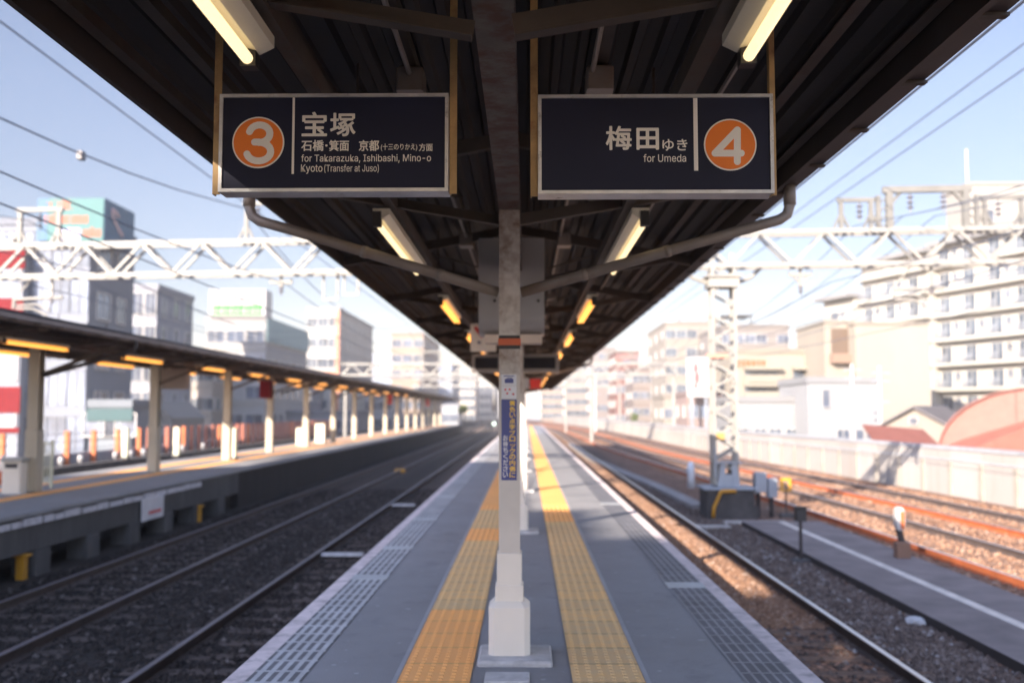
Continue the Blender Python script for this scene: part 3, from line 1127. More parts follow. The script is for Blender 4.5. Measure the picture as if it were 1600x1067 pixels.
W = p1.x - p0.x
H = p1.z - p0.z
vertical_text('黄色い点字ブロックの内側に', p0.x + W * .52, p0.x + W * .90, p1.z - H * .01, p0.z + H * .03, M['stickyellow'], yn - .003, np_, 0.03)
vertical_text('お待ちください', p0.x + W * .10, p0.x + W * .42, p1.z - H * .44, p0.z + H * .03, M['stickwhite'], yn - .003, np_, 0.025)
q = thing('column_notice', 'small white notice with a blue picture above the blue warning', 'notice', (CXC, yn, 1.9))
p0, p1 = at(783.5, 603, Y=yn), at(807, 585, Y=yn)
m = MB().box(p0.x, p1.x, yn - .003, yn - .0005, p0.z + .001, p1.z)
under(m.build('panel', M['stickwhite']), q)
W, H = p1.x - p0.x, p1.z - p0.z
m = MB()
m.box(p0.x + W * .22, p0.x + W * .8, yn - .0042, yn - .003, p0.z + H * .25, p0.z + H * .62)
m.box(p0.x + W * .35, p0.x + W * .72, yn - .0042, yn - .003, p0.z + H * .64, p0.z + H * .72)
m.box(p0.x + W * .15, p0.x + W * .85, yn - .0042, yn - .003, p0.z + H * .82, p0.z + H * .90)
under(m.build('picture', M['stickblue']), q)
q = thing('column_notice', 'small white notice with red marks just above the blue warning', 'notice', (CXC, yn, 1.8))
p0, p1 = at(783.5, 623, Y=yn), at(807, 603.4, Y=yn)
m = MB().box(p0.x, p1.x, yn - .003, yn - .0005, p0.z, p1.z)
under(m.build('panel', M['stickwhite']), q)
W, H = p1.x - p0.x, p1.z - p0.z
m = MB()
for (fx, fz) in ((.2, .66), (.48, .68), (.72, .3), (.32, .36)):
    m.box(p0.x + W * fx, p0.x + W * (fx + .13), yn - .0042, yn - .003, p0.z + H * fz, p0.z + H * (fz + .14))
under(m.build('red_mark', M['stickred']), q)

# ---- the drain pipes
def drain(side, y, label, xe, xc_in):
    t = thing('drain_pipe', label, 'pipe', (xe, y, 2.4))
    s = side
    pts = [(xe, y, 3.13), (xe, y, 2.99), (xe - s * .02, y, 2.925), (xe - s * .07, y, 2.89),
           (xe - s * .30, y, 2.825), (CXC + s * .078, y, 2.40)]
    under(MB().tube(pts, .036, 12).build('pipe', M['pipe'], None, True), t)
    under(MB().tube([pts[0], pts[1]], .043, 12).build('socket', M['pipe'], None, True), t)
    a = Vector(pts[4]); b_ = Vector(pts[5])
    for f in (0.35, 0.72):
        c_ = a.lerp(b_, f)
        d = (b_ - a).normalized()
        under(MB().tube([c_ - d * .02, c_ + d * .02], .041, 12).build('coupling', M['pipe'], None, True), t)
    return t


drain(-1, 6.66, 'brown drain pipe sloping from the left roof edge to the near column', -1.88, CXC)
drain(1, 6.66, 'grey drain pipe sloping from the right gutter to the near column', 1.78, CXC)
drain(1, 27.06, 'small distant drain pipe elbow under the right gutter', 1.78, CXC)

# ---- fluorescent lamps
def lamp_fixture(label, s, tube_mat, group):
    t = thing('fluorescent_lamp', label, 'lamp', (0, 0, 0), group=group)
    Lh = 2.42
    prof = [(-.030 * s, .095), (-.030 * s, .055), (.02 * s, .030), (.082 * s, .045), (.082 * s, .095)]
    if s > 0:
        prof = prof[::-1]
    prof = [(x, z) for x, z in prof]
    m = MB().prism(prof if s < 0 else prof, 0, Lh)
    hs = m.build('housing', M['lamp_white'], t)
    MB().tube([(.052 * s, .05, 0.0), (.052 * s, Lh - .05, .0)], .0205, 12).build('tube', tube_mat, t, True)
    if tube_mat is M['tube_far']:
        MB().tube([(.005 * s, .05, -.004), (.005 * s, Lh - .05, -.004)], .0205, 12).build('tube', tube_mat, t, True)  # second tube added so the amber glow reads wider
    so_ = MB().box(.025 * s if s > 0 else .08 * s, .08 * s if s > 0 else .025 * s, -.012, .045, -.024, .075).mesh('socket', M['black'])
    share(so_, 'socket', hs, (0, 0, 0))
    share(so_, 'socket', hs, (0, Lh - .033, 0))
    m = MB()
    for yy in (.45, Lh - .45):
        m.box(-.012, .012, yy - .015, yy + .015, .095, .16)
    m.build('hanger', M['roofsteel'], t)
    return t


ORD = ['nearest', 'second', 'third', 'fourth', 'fifth', 'sixth']
NEARL = {-1: lamp_fixture('', -1, M['tube_near'], 'lamps under the left half of the near canopy'),
         1: lamp_fixture('', 1, M['tube_near'], 'lamps under the right half of the near canopy')}
FARL = {-1: lamp_fixture('', -1, M['tube_far'], 'lamps under the left half of the near canopy'),
        1: lamp_fixture('', 1, M['tube_far'], 'lamps under the right half of the near canopy')}
used = set()
for s, nm in ((-1, 'left'), (1, 'right')):
    for i, yy in enumerate([1.03, 6.45, 11.3, 16.2, 21.1, 26.0, 31.0, 36.0, 41.0, 46.0]):
        src = (NEARL if i < 2 else FARL)[s]
        loc = (CXC + (-.815 if s < 0 else .835), yy, 2.835)
        colr = 'cream' if i < 2 else 'amber'
        if i == 0:
            lab = 'cream tube lamp above the %s sign' % ('Takarazuka' if s < 0 else 'Umeda')
        elif i == 1:
            lab = 'cream tube lamp behind and below the %s sign' % ('Takarazuka' if s < 0 else 'Umeda')
        elif i < 4:
            lab = 'amber tube lamp, %s along the %s side of the near canopy' % (ORD[i], nm)
        else:
            lab = 'tiny amber tube lamp far down the %s side of the near canopy' % nm
        if (s, i < 2) not in used:
            used.add((s, i < 2))
            src.location = loc
            src['label'] = lab
        else:
            dup(src, loc, lab)

# ---- hanging direction signs
def stroke(pts, w, y, d=0.0002, n=14):
    """flat rounded stroke facing -y; every piece lies a hair in front of the one before"""
    m = MB()
    k = 0
    for (a, b) in zip(pts, pts[1:]):
        a, b = Vector((a[0], 0, a[1])), Vector((b[0], 0, b[1]))
        dr = (b - a).normalized()
        nr = Vector((-dr.z, 0, dr.x)) * (w / 2)
        ang = math.atan2(nr.z, nr.x)
        poly = []
        for i in range(n + 1):
            t = ang + pi * i / n
            poly.append(a + Vector((cos(t), 0, sin(t))) * (w / 2))
        for i in range(n + 1):
            t = ang + pi + pi * i / n
            poly.append(b + Vector((cos(t), 0, sin(t))) * (w / 2))
        yy = y - k * d
        m.quad([(p.x, yy, p.z) for p in poly][::1])
        k += 1
    return m


def arc(cx, cz, r, a0, a1, n=14, rx=None):
    rx = rx or r
    return [(cx + rx * cos(R(a0 + (a1 - a0) * i / n)), cz + r * sin(R(a0 + (a1 - a0) * i / n))) for i in range(n + 1)]


def disc(cx, cz, r, y, t, n=48):
    m = MB()
    f = [(cx + r * cos(2 * pi * k / n), cz + r * sin(2 * pi * k / n)) for k in range(n)]
    return m.prism(f, y, y + t)


SY = 4.0


def px(x, y):
    p = at(x, y, Y=SY)
    return p.x, p.z


def direction_sign(label, x0, x1, yt, yb, rods):
    a, b = px(x0, yb), px(x1, yt)
    t = thing('direction_sign', label, 'sign', ((a[0] + b[0]) / 2, SY, a[1]))
    U = lambda mb, nm, mt: under(mb.build(nm, mt), t)
    X0, X1, Z0, Z1 = a[0], b[0], a[1], b[1]
    f = .014
    pan = U(MB().box(X0 + f, X1 - f, SY, SY + .10, Z0 + f, Z1 - f), 'panel', M['navy'])
    V = lambda mb, nm, mt: sub(mb.build(nm, mt), pan)
    m = MB()
    yf, yk = SY - .008, SY + .108
    m.prism([(X0, Z0), (X1, Z0), (X1 - f, Z0 + f), (X0 + f, Z0 + f)], yf, yk)
    m.prism([(X0 + f, Z1 - f), (X1 - f, Z1 - f), (X1, Z1), (X0, Z1)], yf, yk)
    m.prism([(X0, Z0), (X0 + f, Z0 + f), (X0 + f, Z1 - f), (X0, Z1)], yf, yk)
    m.prism([(X1 - f, Z0 + f), (X1, Z0), (X1, Z1), (X1 - f, Z1 - f)], yf, yk)
    U(m, 'frame', M['alu'])
    for (ra, rb, top) in rods:
        pa, pb = px(ra, yb)[0], px(rb, yb)[0]
        m = MB().box(pa, pb, SY + .02, SY + .028, Z0 - .004, top)
        m.box(pa, pa + .006, SY + .028, SY + .058, Z0 - .004, top)
        U(m, 'hanger', M['rustrod'])
    return pan, V


yq = SY - .0006
# platform 3
sg, U = direction_sign('dark hanging sign with orange circle number 3 and Takarazuka writing', 341, 701, 146.5, 300.5, [(329, 340.6, 3.22), (701.5, 713, 3.35)])
c3 = px(403.5, 223)
rr_ = px(444.2, 223)[0] - c3[0]
U(disc(c3[0], c3[1], rr_, SY - .0012, .0010), 'circle_border', M['signwhite'])
U(disc(c3[0], c3[1], rr_ * .945, SY - .0024, .0010), 'circle', M['signorange'])
w = rr_ * .27
s_ = rr_
yd = SY - .0028
p = arc(c3[0] + s_ * .05, c3[1] + s_ * .33, s_ * .345, 165, -90, 16, s_ * .40)
U(stroke([(c3[0] - s_ * .12, c3[1] - s_ * .005), (c3[0] + s_ * .06, c3[1] - s_ * .005)], w, yd - .006), 'numeral', M['signwhite'])
U(stroke(p, w, yd), 'numeral', M['signwhite'])
p = arc(c3[0] + s_ * .04, c3[1] - s_ * .37, s_ * .365, 90, -165, 16, s_ * .46)
U(stroke(p, w, yd - .0035), 'numeral', M['signwhite'])


def rect(U, x0, x1, y0, y1, mat, nm='divider'):
    a, b = px(x0, y1), px(x1, y0)
    return U(MB().box(a[0], b[0], SY - .002, SY - .0004, a[1], b[1]), nm, mat)


def words(t, body, x0, x1, y0, y1, bold):
    a, b = px(x0, y1), px(x1, y0)
    o = text_mesh(body, M['signwhite'], a[0], b[0], a[1], b[1], yq, bold)
    sub(o, t)


rect(U, 455.5, 461, 152.5, 272, M['signwhite'])
words(sg, '宝', 471, 511.5, 175, 213.5, .022)
words(sg, '塚', 515.5, 556, 176.5, 213.5, .022)
words(sg, '石橋', 470.5, 506, 219, 236.5, .022)
words(sg, '・', 508, 512, 226, 229.5, .02)
words(sg, '箕面', 514, 545.5, 219, 236.5, .022)
words(sg, '京都', 560.5, 592.5, 219, 236.5, .022)
words(sg, '(十三のりかえ)', 595, 652, 224.5, 236.5, .008)
words(sg, '方面', 654.5, 676, 224.5, 236.5, .012)
words(sg, 'for Takarazuka, Ishibashi, Mino-o', 470.5, 673.5, 241, 255.5, .008)
words(sg, 'Kyoto', 470, 504, 257, 272, .010)
words(sg, '(Transfer at Juso)', 506.5, 592, 257, 270.5, .004)

# platform 4
sg, U = direction_sign('dark hanging sign with orange circle number 4 and Umeda writing', 841, 1207, 147.5, 303.5, [(829, 840.6, 3.35), (1207.4, 1216, 3.22)])
c4 = px(1141, 226.5)
U(disc(c4[0], c4[1], rr_, SY - .0012, .0010), 'circle_border', M['signwhite'])
U(disc(c4[0], c4[1], rr_ * .945, SY - .0024, .0010), 'circle', M['signorange'])
g4 = lambda x, y: px(x, y)
U(stroke([g4(1152, 253), g4(1152, 203.5), g4(1117, 240), g4(1158, 240)], w * .97, yd, .0006), 'numeral', M['signwhite'])
rect(U, 1084.5, 1089.5, 153.5, 267, M['signwhite'])
words(sg, '梅', 946.5, 987, 197, 235, .022)
words(sg, '田', 994.5, 1029.5, 200, 234.5, .030)
words(sg, 'ゆき', 1035, 1074, 217.5, 236, .016)
words(sg, 'for Umeda', 1005.5, 1072, 241, 253.5, .006)

# ---- things hanging deeper under the canopy
def pbox(x0, x1, y0, y1, Y, d, mb=None, c=0.0):
    a, b = at(x0, y1, Y=Y), at(x1, y0, Y=Y)
    mb = mb or MB()
    return (mb.cbox(a.x, b.x, Y, Y + d, a.z, b.z, c) if c else mb.box(a.x, b.x, Y, Y + d, a.z, b.z)), a, b


t = thing('indicator_cabinet', 'large white cabinet hanging from the roof behind the near column', 'cabinet', at(799, 522, Y=9.5))
a, b = at(747.5, 521, Y=9.5), at(850.5, 372, Y=9.5)
poly = []
m = MB()
prof = [(0.0, b.z), (0.0, a.z + .16)] + [(.16 - .16 * cos(R(90 * i / 8)), a.z + .16 - .16 * sin(R(90 * i / 8))) for i in range(1, 9)] + [(.45, a.z), (.45, b.z)]
n = len(prof)
for x in (a.x, b.x):
    m.v += [(x, 9.5 + dy, z) for dy, z in prof]
for i in range(n):
    j = (i + 1) % n
    m.f.append((i, n + i, n + j, j)[::-1]); m.mi.append(0)
m.f.append(tuple(range(n))[::-1]); m.mi.append(0)
m.f.append(tuple(range(n, 2 * n))); m.mi.append(0)
under(m.build('case', M['cabinet']), t)
mm, a, b = pbox(757, 847, 522.3, 535.5, 9.55, .3)
under(mm.build('mounting_bar', paint('bar_tan', (0.74, 0.60, 0.49), 0.6)), t)
m = MB()
for xx in (773, 841):
    p = at(xx, 470, Y=9.49)
    m.tube([(p.x, 9.505, p.z), (p.x, 9.475, p.z)], .014, 8)
under(m.build('bolt', M['black']), t)

t = thing('hanging_notice', 'white notice board with a red mark left of the column', 'sign', at(755, 550, Y=14))
mm, a, b = pbox(735, 775, 506, 549, 14.0, .06)
under(mm.build('board', M['colwhite']), t)
mm, a, b = pbox(742, 748, 512, 527, 13.985, .014)
a_, b_ = at(740, 511, Y=13.985), at(754, 527, Y=13.985)
under(MB().bar((a_.x + .02, 13.985, a_.z), (b_.x, 13.985, b_.z), .012, .045).build('red_mark', M['stickred']), t)
m = MB()
for xx in (746, 760):
    pbox(xx, xx + 5, 533, 537, 13.985, .014, m)
under(m.build('dark_mark', M['stickgrey']), t)
m = MB()
for xx in (740, 770):
    p = at(xx, 506, Y=14)
    m.box(p.x - .012, p.x + .012, 14.02, 14.04, p.z, 3.4)
under(m.build('hanger', M['roofsteel']), t)

t = thing('departure_display', 'dark departure display in a silver frame across the platform', 'display', at(800, 580, Y=17))
mm, a, b = pbox(737, 874, 553, 582, 17.0, .22)
under(mm.build('frame', M['silver']), t)
for x0, x1 in ((742, 778), (816, 868)):
    mm, a, b = pbox(x0, x1, 558, 576, 16.99, .009)
    under(mm.build('screen', M['screen']), t)
m = MB()
for xx in (750, 860):
    p = at(xx, 553, Y=17)
    m.box(p.x - .02, p.x + .02, 17.08, 17.12, p.z, 3.35)
under(m.build('hanger', M['roofsteel']), t)
t = thing('hanging_notice', 'small bright red sign hanging far down the near canopy', 'sign', at(836, 607, Y=27))
mm, a, b = pbox(828, 845, 592, 607, 27, .3)
under(mm.build('board', M['red']), t)
p = at(836, 592, Y=27)
under(MB().box(p.x - .02, p.x + .02, 27.1, 27.14, p.z, 3.4).build('hanger', M['roofsteel']), t)
t = thing('hanging_notice', 'small white sign hanging beside the bright red one', 'sign', at(819, 606, Y=26.5))
mm, a, b = pbox(814, 826, 590, 606, 26.5, .2)
under(mm.build('board', M['cabinet']), t)
p = at(820, 590, Y=26.5)
under(MB().box(p.x - .02, p.x + .02, 26.58, 26.62, p.z, 3.4).build('hanger', M['roofsteel']), t)

# ================================================================== OPPOSITE PLATFORM FURNITURE
t0 = thing('opposite_column', 'nearest shaded column of the opposite platform, beside the litter bin', 'column', (CLX, 19.9, 0), group='columns of the opposite platform')
m = MB()
m.box(-.11, .11, -.12, -.105, 1.2, 2.948)
m.box(-.11, .11, .105, .12, 1.2, 2.948)
m.box(-.008, .008, -.105, .105, 1.2, 2.948)
m.build('shaft', M['cream'], t0)
MB().cbox(-.135, .135, -.135, .135, .02, 1.25, .02).build('base_cover', M['cream'], t0)
m = MB().bar((.12, 0, 2.35), (1.7, 0, 2.95), .06, .07)
m.build('bracket', M['roofsteel'], t0)
k = 0
OL = {1: 'sunlit cream column of the opposite platform, first beyond the shaded one', 2: 'sunlit cream column of the opposite platform, second beyond the shaded one',
      3: 'cream column of the opposite platform carrying a dark red sign'}
for k in range(1, 16):
    dup(t0, (CLX - (0.0 if k < 3 else .25), 19.9 + 6.45 * k, 0), OL.get(k, 'small sunlit cream column far along the opposite platform'))

# lamps under the opposite canopy
ls = lamp_fixture('', 1, M['tube_far'], 'amber lamps under the opposite canopy')
first = True
for xx, nm in ((-9.05, 'near'), (-10.75, 'far')):
    for i in range(12):
        yy = (17.0 if nm == 'near' else 19.5) + 5.1 * i
        loc = (xx, yy, 2.80)
        if i < 4:
            lab = 'amber tube lamp, %s in the %s row under the opposite canopy' % (ORD[i], nm)
        else:
            lab = 'tiny amber lamp far down the %s row under the opposite canopy' % nm
        if first:
            ls.location = loc
            ls['label'] = lab
            first = False
        else:
            dup(ls, loc, lab)


def slab_sign(name, label, cat, x0, x1, y0, y1, Y, d, mat, top=None):
    t = thing(name, label, cat, at((x0 + x1) / 2, y1, Y=Y))
    mm, a, b = pbox(x0, x1, y0, y1, Y, d)
    under(mm.build('board', mat), t)
    if top:
        m = MB()
        for x in (a.x + (b.x - a.x) * .2, a.x + (b.x - a.x) * .8):
            m.box(x - .015, x + .015, Y + d * .4, Y + d * .4 + .03, b.z, top)
        under(m.build('hanger', M['roofsteel']), t)
    return t


slab_sign('hanging_notice', 'brown box sign hanging beside the first sunlit opposite column', 'sign', 246, 292, 576, 608, 27.5, .25, paint('brown_box', (0.20, 0.16, 0.14), 0.6), 3.3)
slab_sign('hanging_notice', 'dark red sign hanging under the opposite canopy, nearest of three', 'sign', 405, 420, 594, 622, 38.5, .6, paint('dark_red', (0.13, 0.001, 0.004), 0.95), 3.3)
slab_sign('hanging_notice', 'dark red sign hanging under the opposite canopy, middle of three', 'sign', 605, 612, 612, 631, 72, .6, M['red'], 3.3)
slab_sign('hanging_notice', 'dark red sign hanging under the opposite canopy, farthest of three', 'sign', 665, 670.5, 623, 634, 100, .6, M['red'], 3.3)

# downpipe elbow of the opposite gutter
t = thing('drain_pipe', 'grey drain pipe sloping in from the opposite gutter', 'pipe', (-7.8, 19.9, 2.4))
under(MB().tube([(-7.86, 19.9, 3.02), (-7.87, 19.9, 2.86), (-7.98, 19.9, 2.80), (-9.70, 19.9, 2.33)], .045, 10).build('pipe', M['gutter'], None, True), t)
t = thing('drain_pipe', 'thin distant drain pipe sloping in from the opposite gutter', 'pipe', (-7.8, 39.25, 2.4))
under(MB().tube([(-7.86, 39.25, 3.02), (-7.87, 39.25, 2.86), (-7.98, 39.25, 2.80), (-9.70, 39.25, 2.33)], .045, 10).build('pipe', M['gutter'], None, True), t)

# litter bin
p = at(24, 770, z=0.0)
t = thing('litter_bin', 'white litter bin with a grey lid beside the shaded column', 'bin', p)
MB().cbox(-.19, .19, -.2, .2, 0.0, .62, .03).build('body', M['colwhite'], t)
MB().cbox(-.24, .24, -.23, .23, .625, .70, .02).build('lid', paint('bin_lid', (0.42, 0.41, 0.38), 0.5), t)
MB().box(-.12, .12, -.206, -.20, .50, .58).build('slot', M['black'], t)
# low pale railing
p = at(70, 762, z=0.0)
t = thing('barrier_rail', 'pale green barrier railing standing behind the litter bin', 'railing', p)
for x in (-.15, .13):
    MB().cbox(x - .028, x + .028, -.03, .03, 0, 1.0, .006).build('post', paint('pale_green', (0.55, 0.56, 0.42), 0.6), t)
m = MB()
for i in range(4):
    m.box(-.10 + .05 * i, -.085 + .05 * i, -.008, .008, .12, .92)
m.box(-.122, .102, -.012, .012, .92, .96)
m.box(-.122, .102, -.012, .012, .10, .13)
m.build('bars', paint('pale_green', (0.55, 0.56, 0.42), 0.6), t)
# traffic cone
p = at(3, 757, z=0.0)
t = thing('traffic_cone', 'orange cone with a white top at the edge of the opposite platform', 'cone', p)
MB().box(-.17, .17, -.17, .17, 0, .03).build('base', M['orange'], t)
MB().lathe([(.13, .03), (.09, .30)], n=16).build('body', M['orange'], t, True)
MB().lathe([(.0895, .30), (.055, .52), (.03, .64), (.02, .65)], n=16).build('sleeve', M['signwhite'], t, True)
# pale posts at the far edge of the opposite platform
pp = None
for (x, y, lab) in ((195.5, 717, 'pale green post left of the first sunlit opposite column'), (276, 714, 'pale green post right of the first sunlit opposite column'),
                    (364.5, 718, 'pale green post touching the second sunlit opposite column')):
    p = at(x, y, z=0)
    if pp is None:
        pp = thing('platform_post', lab, 'post', p, group='pale posts on the opposite platform')
        MB().cbox(-.10, .10, -.10, .10, 0, 1.05, .02).build('shaft', paint('pale_green', (0.55, 0.56, 0.42), 0.6), pp)
        MB().cbox(-.13, .13, -.13, .13, 0, .08, .02).build('foot', M['concrete'], pp)
    else:
        dup(pp, p, lab)
# low cream boxes / benches along the columns
for (x, y, w_, h_, lab) in ((473, 696, .55, .85, 'cream cupboard at the foot of a sunlit opposite column'), (366 + 135, 692, .5, 1.0, 'white vending cupboard beyond the cream cupboard')):
    p = at(x, y, z=0)
    t = thing('platform_cupboard', lab, 'cupboard', p)
    MB().cbox(-w_ / 2, w_ / 2, -.25, .25, 0, h_, .02).build('body', M['cream'], t)
    MB().box(-w_ / 2 + .04, w_ / 2 - .04, -.262, -.25, .06, h_ - .08).build('door', M['colwhite'], t)

# sign on the platform wall
p0, p1 = at(222, 808, X=-7.885), at(256, 778, X=-7.885)
t = thing('wall_plate', 'white plate with a red line on the opposite platform wall', 'sign', (-7.88, p0.y, p0.z))
zc = (p0.z + p1.z) / 2
under(MB().box(-7.908, -7.885, p0.y, p1.y, zc - .24, zc + .22).build('board', paint('plate_white', (0.60, 0.58, 0.60), 0.5)), t)
under(MB().box(-7.885, -7.882, p0.y + .35, p1.y - .15, zc - .12, zc - .06).build('red_line', M['stickred']), t)
# yellow stubs under the platform
for (x, y, lab) in ((33, 905, 'yellow stub post in the nearest opening below the platform'), (309, 815, 'yellow stub post in the opening beyond the white plate')):
    p = at(x, y, z=ZB)
    t = thing('stub_post', lab, 'post', p)
    MB().cbox(-.07, .07, -.07, .07, 0, .36, .01).build('shaft', M['yellow'], t)
    MB().cbox(-.12, .12, -.10, .10, .36, .40, .01).build('cap', M['yellow'], t)
# things between the left rails
p = at(625, 738, z=ZB + .02)
t = thing('track_box', 'small yellow box between the left rails', 'track box', p)
MB().cbox(-.22, .22, -.2, .2, 0, .16, .03).build('case', M['yellow'], t)
MB().box(-.05, .05, -.3, -.2, 0, .10).build('cable_entry', M['black'], t)
p = at(526, 735, z=ZB + .02)
t = thing('white_sack', 'crumpled white sack lying below the opposite platform', 'sack', p)
bmx = bmesh.new()
bmesh.ops.create_icosphere(bmx, subdivisions=3, radius=.33)
rr = random.Random(9)
for v in bmx.verts:
    v.co *= 0.75 + 0.4 * rr.random()
    v.co.z = max(v.co.z * .75, -.12)
me = bpy.data.meshes.new('sack')
bmx.to_mesh(me)
bmx.free()
me.materials.append(M['plinth'])
share(me, 'body', t, (0, 0, .13))
MB().tube([(0, 0, .33), (.03, 0, .42)], [.06, .09], 8).build('neck', M['plinth'], t)
for i, (x, y, lab) in enumerate(((535, 868, 'white marker strip across a sleeper beside the near platform'), (627, 790, 'white marker strip on a sleeper farther along the near platform'))):
    p = at(x, y, z=-.985)
    m = MB().cbox(-.38, .38, -.09, .09, 0, .05, .012)
    tag(m.build('marker_strip', M['plinth'], None, False, p), lab, 'marker strip')

# far fence with orange posts
fx = -23.0
t = thing('lineside_fence', 'wire fence with orange and brown posts beyond the opposite platform', 'fence', (fx, 40, ZB))
rr = random.Random(5)
po = MB().cbox(-.13, .13, -.1, .1, 0, 1.68, .02)
mo, mb_ = po.mesh('post', M['orange']), po.mesh('post', M['brownpost'])
mc = po.mesh('post', paint('pale_green', (0.55, 0.56, 0.42), 0.6))
y = 43.6
i = 0
while y < 132 and i < 58:
    me_ = mo if (i < 6 or i % 5 == 0) else mb_
    share(me_, 'post', t, (0, y - 40, 0))
    y += 3.1 if i < 5 else 1.55
    i += 1
for z in (.35, .75, 1.15, 1.55):
    under(MB().tube([(fx + .02, 38, ZB + z), (fx + .02, 134, ZB + z)], .014, 5).build('fence_wire', M['wire']), t)
m = MB().box(fx - .35, fx - .2, 30, 134, ZB, ZB + .55)
q_ = MB().box(-19.9, -19.4, 28, 134, ZB, ZB + .34)  # low band added to draw the dark line of the far rails
tag(q_.build('dark_low_band', M['concrete_dark']), 'low dark band added for the dark line of the far rails', 'low band')
tag(m.build('kerb_wall', paint('guard_grey', (0.33, 0.33, 0.36), 0.8, var=0.2)), 'low grey wall behind the orange posts of the fence', 'wall')
mk = None
for (x, y) in ((95, 726), (125.5, 724), (180, 718), (204, 715), (224, 712), (285, 707), (317, 704)):
    p = at(x, y, X=-21.9)
    p.z = ZB
    if mk is None:
        mk = thing('track_marker', 'small round white marker standing between the far track and the fence', 'marker', p, group='white markers in front of the orange fence')
        MB().box(-.03, .03, -.03, .03, 0, .2).build('stake', M['galvgrey'], mk)
        MB().lathe([(.09, .18), (.14, .24), (.14, .46), (.09, .53)], n=12).build('head', M['cabinet'], mk, True)
    else:
        dup(mk, p)

# ================================================================== OVERHEAD LINE
def lattice(m, p, q, w, d, bay, t, across, depth_dir):
    """box truss from p to q: four chords, zigzags on both wide faces"""
    p, q = Vector(p), Vector(q)
    ax = Vector(across) * w
    dd = Vector(depth_dir) * (d / 2)
    for s in (-1, 1):
        for a in (0, 1):
            m.bar(p + ax * a + dd * s, q + ax * a + dd * s, t * 1.25, t * 1.25, across)
    n = max(2, int(round((q - p).length / bay)))
    for s in (-1, 1):
        for i in range(n):
            a = p.lerp(q, i / n)
            mdl = p.lerp(q, (i + .5) / n)
            b = p.lerp(q, (i + 1) / n)
            m.bar(a + dd * s, mdl + ax + dd * s, t * .8, t * .8, depth_dir)
            m.bar(mdl + ax + dd * s, b + dd * s, t * .8, t * .8, depth_dir)
    for i in range(n + 1):
        a = p.lerp(q, i / n)
        m.bar(a - dd, a + dd, t * .6, t * .6, across)
        if i < n:
            b = p.lerp(q, (i + .5) / n) + ax
            m.bar(b - dd, b + dd, t * .6, t * .6, across)


def insulator(mb, x, y, ztop, n=3, r=.085, step=.13):
    mb.tube([(x, y, ztop), (x, y, ztop - step * n - .12)], .018, 6)
    for k in range(n):
        z = ztop - .10 - step * k
        mb.lathe([(.03, -.05), (r, -.035), (r * .9, -.01), (.03, .02)], (x, y, z), 10)


def gantry(label, Yl, Yr, xl, xr, zbl, zbr, h, masts, portals, detail=True, mast_h=None):
    base = (xr, Yr, ZB)
    t = thing('catenary_gantry', label, 'gantry', (0, Yr, ZB), group='white lattice gantries over the tracks')
    U = lambda mb, nm, mt: under(mb.build(nm, mt), t)
    ptn = lambda x: Vector((x, Yl + (Yr - Yl) * (x - xl) / (xr - xl), zbl + (zbr - zbl) * (x - xl) / (xr - xl)))
    dirv = (ptn(xr) - ptn(xl)).normalized()
    m = MB()
    lattice(m, ptn(xl), ptn(xr), h, .45, 1.62 if detail else 2.0, .085 if detail else .13, (0, 0, 1), Vector((-dirv.y, dirv.x, 0)))
    U(m, 'truss', M['galv'])
    for (x, zb) in masts:
        c = ptn(x)
        m = MB()
        if detail:
            w = .56
            lattice(m, (c.x - w / 2, c.y, zb), (c.x - w / 2, c.y, c.z - .05), w, .45, .62, .065, (1, 0, 0), (0, 1, 0))
        else:
            m.tube([(c.x, c.y, zb), (c.x, c.y, c.z - .03)], [.17, .12], 10)
        U(m, 'mast', M['galv'])
        if detail:
            m = MB()
            m.box(c.x - .38, c.x + .38, c.y - .34, c.y + .34, c.z - .55, c.z - .30)
            m.box(c.x - .45, c.x + .45, c.y - .40, c.y + .40, c.z - .30, c.z - .24)
            for s in (-1, 1):
                m.tube([(c.x + s * .36, c.y, c.z - .42), (c.x + s * .75, c.y, c.z - .28), (c.x + s * 1.0, c.y, c.z - .02)], .06, 6)
            for s in (-.25, .25):
                m.box(c.x + s - .06, c.x + s + .06, c.y - .06, c.y + .06, c.z - .24, c.z + .35)
            U(m, 'collar', M['galv'])
    for (xa, xb, hh, th, ins) in portals:
        m = MB()
        a, b = ptn(xa), ptn(xb)
        za, zb2 = a.z + h + .05, b.z + h + .05
        for c, z in ((a, za), (b, zb2)):
            m.box(c.x - th / 2, c.x + th / 2, c.y - th / 2, c.y + th / 2, z, z + hh)
        m.bar((a.x - th, a.y, za + hh), (b.x + th, b.y, zb2 + hh), th, th)
        if th > .13:
            for c, s in ((a, 1), (b, -1)):
                m.bar((c.x + s * .35, c.y, za + hh), (c.x, c.y, za + hh - .4), th * .5, th * .5)
                m.bar((c.x - s * .28, c.y, za), (c.x - s * .28, c.y, za + hh - .15), th * .7, th * .7)
                for k in range(4):
                    z = za + k * (hh - .15) / 4
                    m.bar((c.x - s * .28, c.y, z), (c.x, c.y, z + (hh - .15) / 4), .035, .035)
        else:
            for c, z in ((a, za), (b, zb2)):
                m.bar((c.x + .22, c.y, z), (c.x, c.y, z + .45), th * .6, th * .6)
                m.bar((c.x - .22, c.y, z), (c.x, c.y, z + .45), th * .6, th * .6)
        pf = U(m, 'portal_frame', M['portal'])
        for x in ins:
            c = ptn(x)
            m = MB()
            insulator(m, c.x, c.y, c.z + h + .05 + hh - th / 2)
            sub(m.build('insulator', M['insul']), pf)
    return t, U, ptn


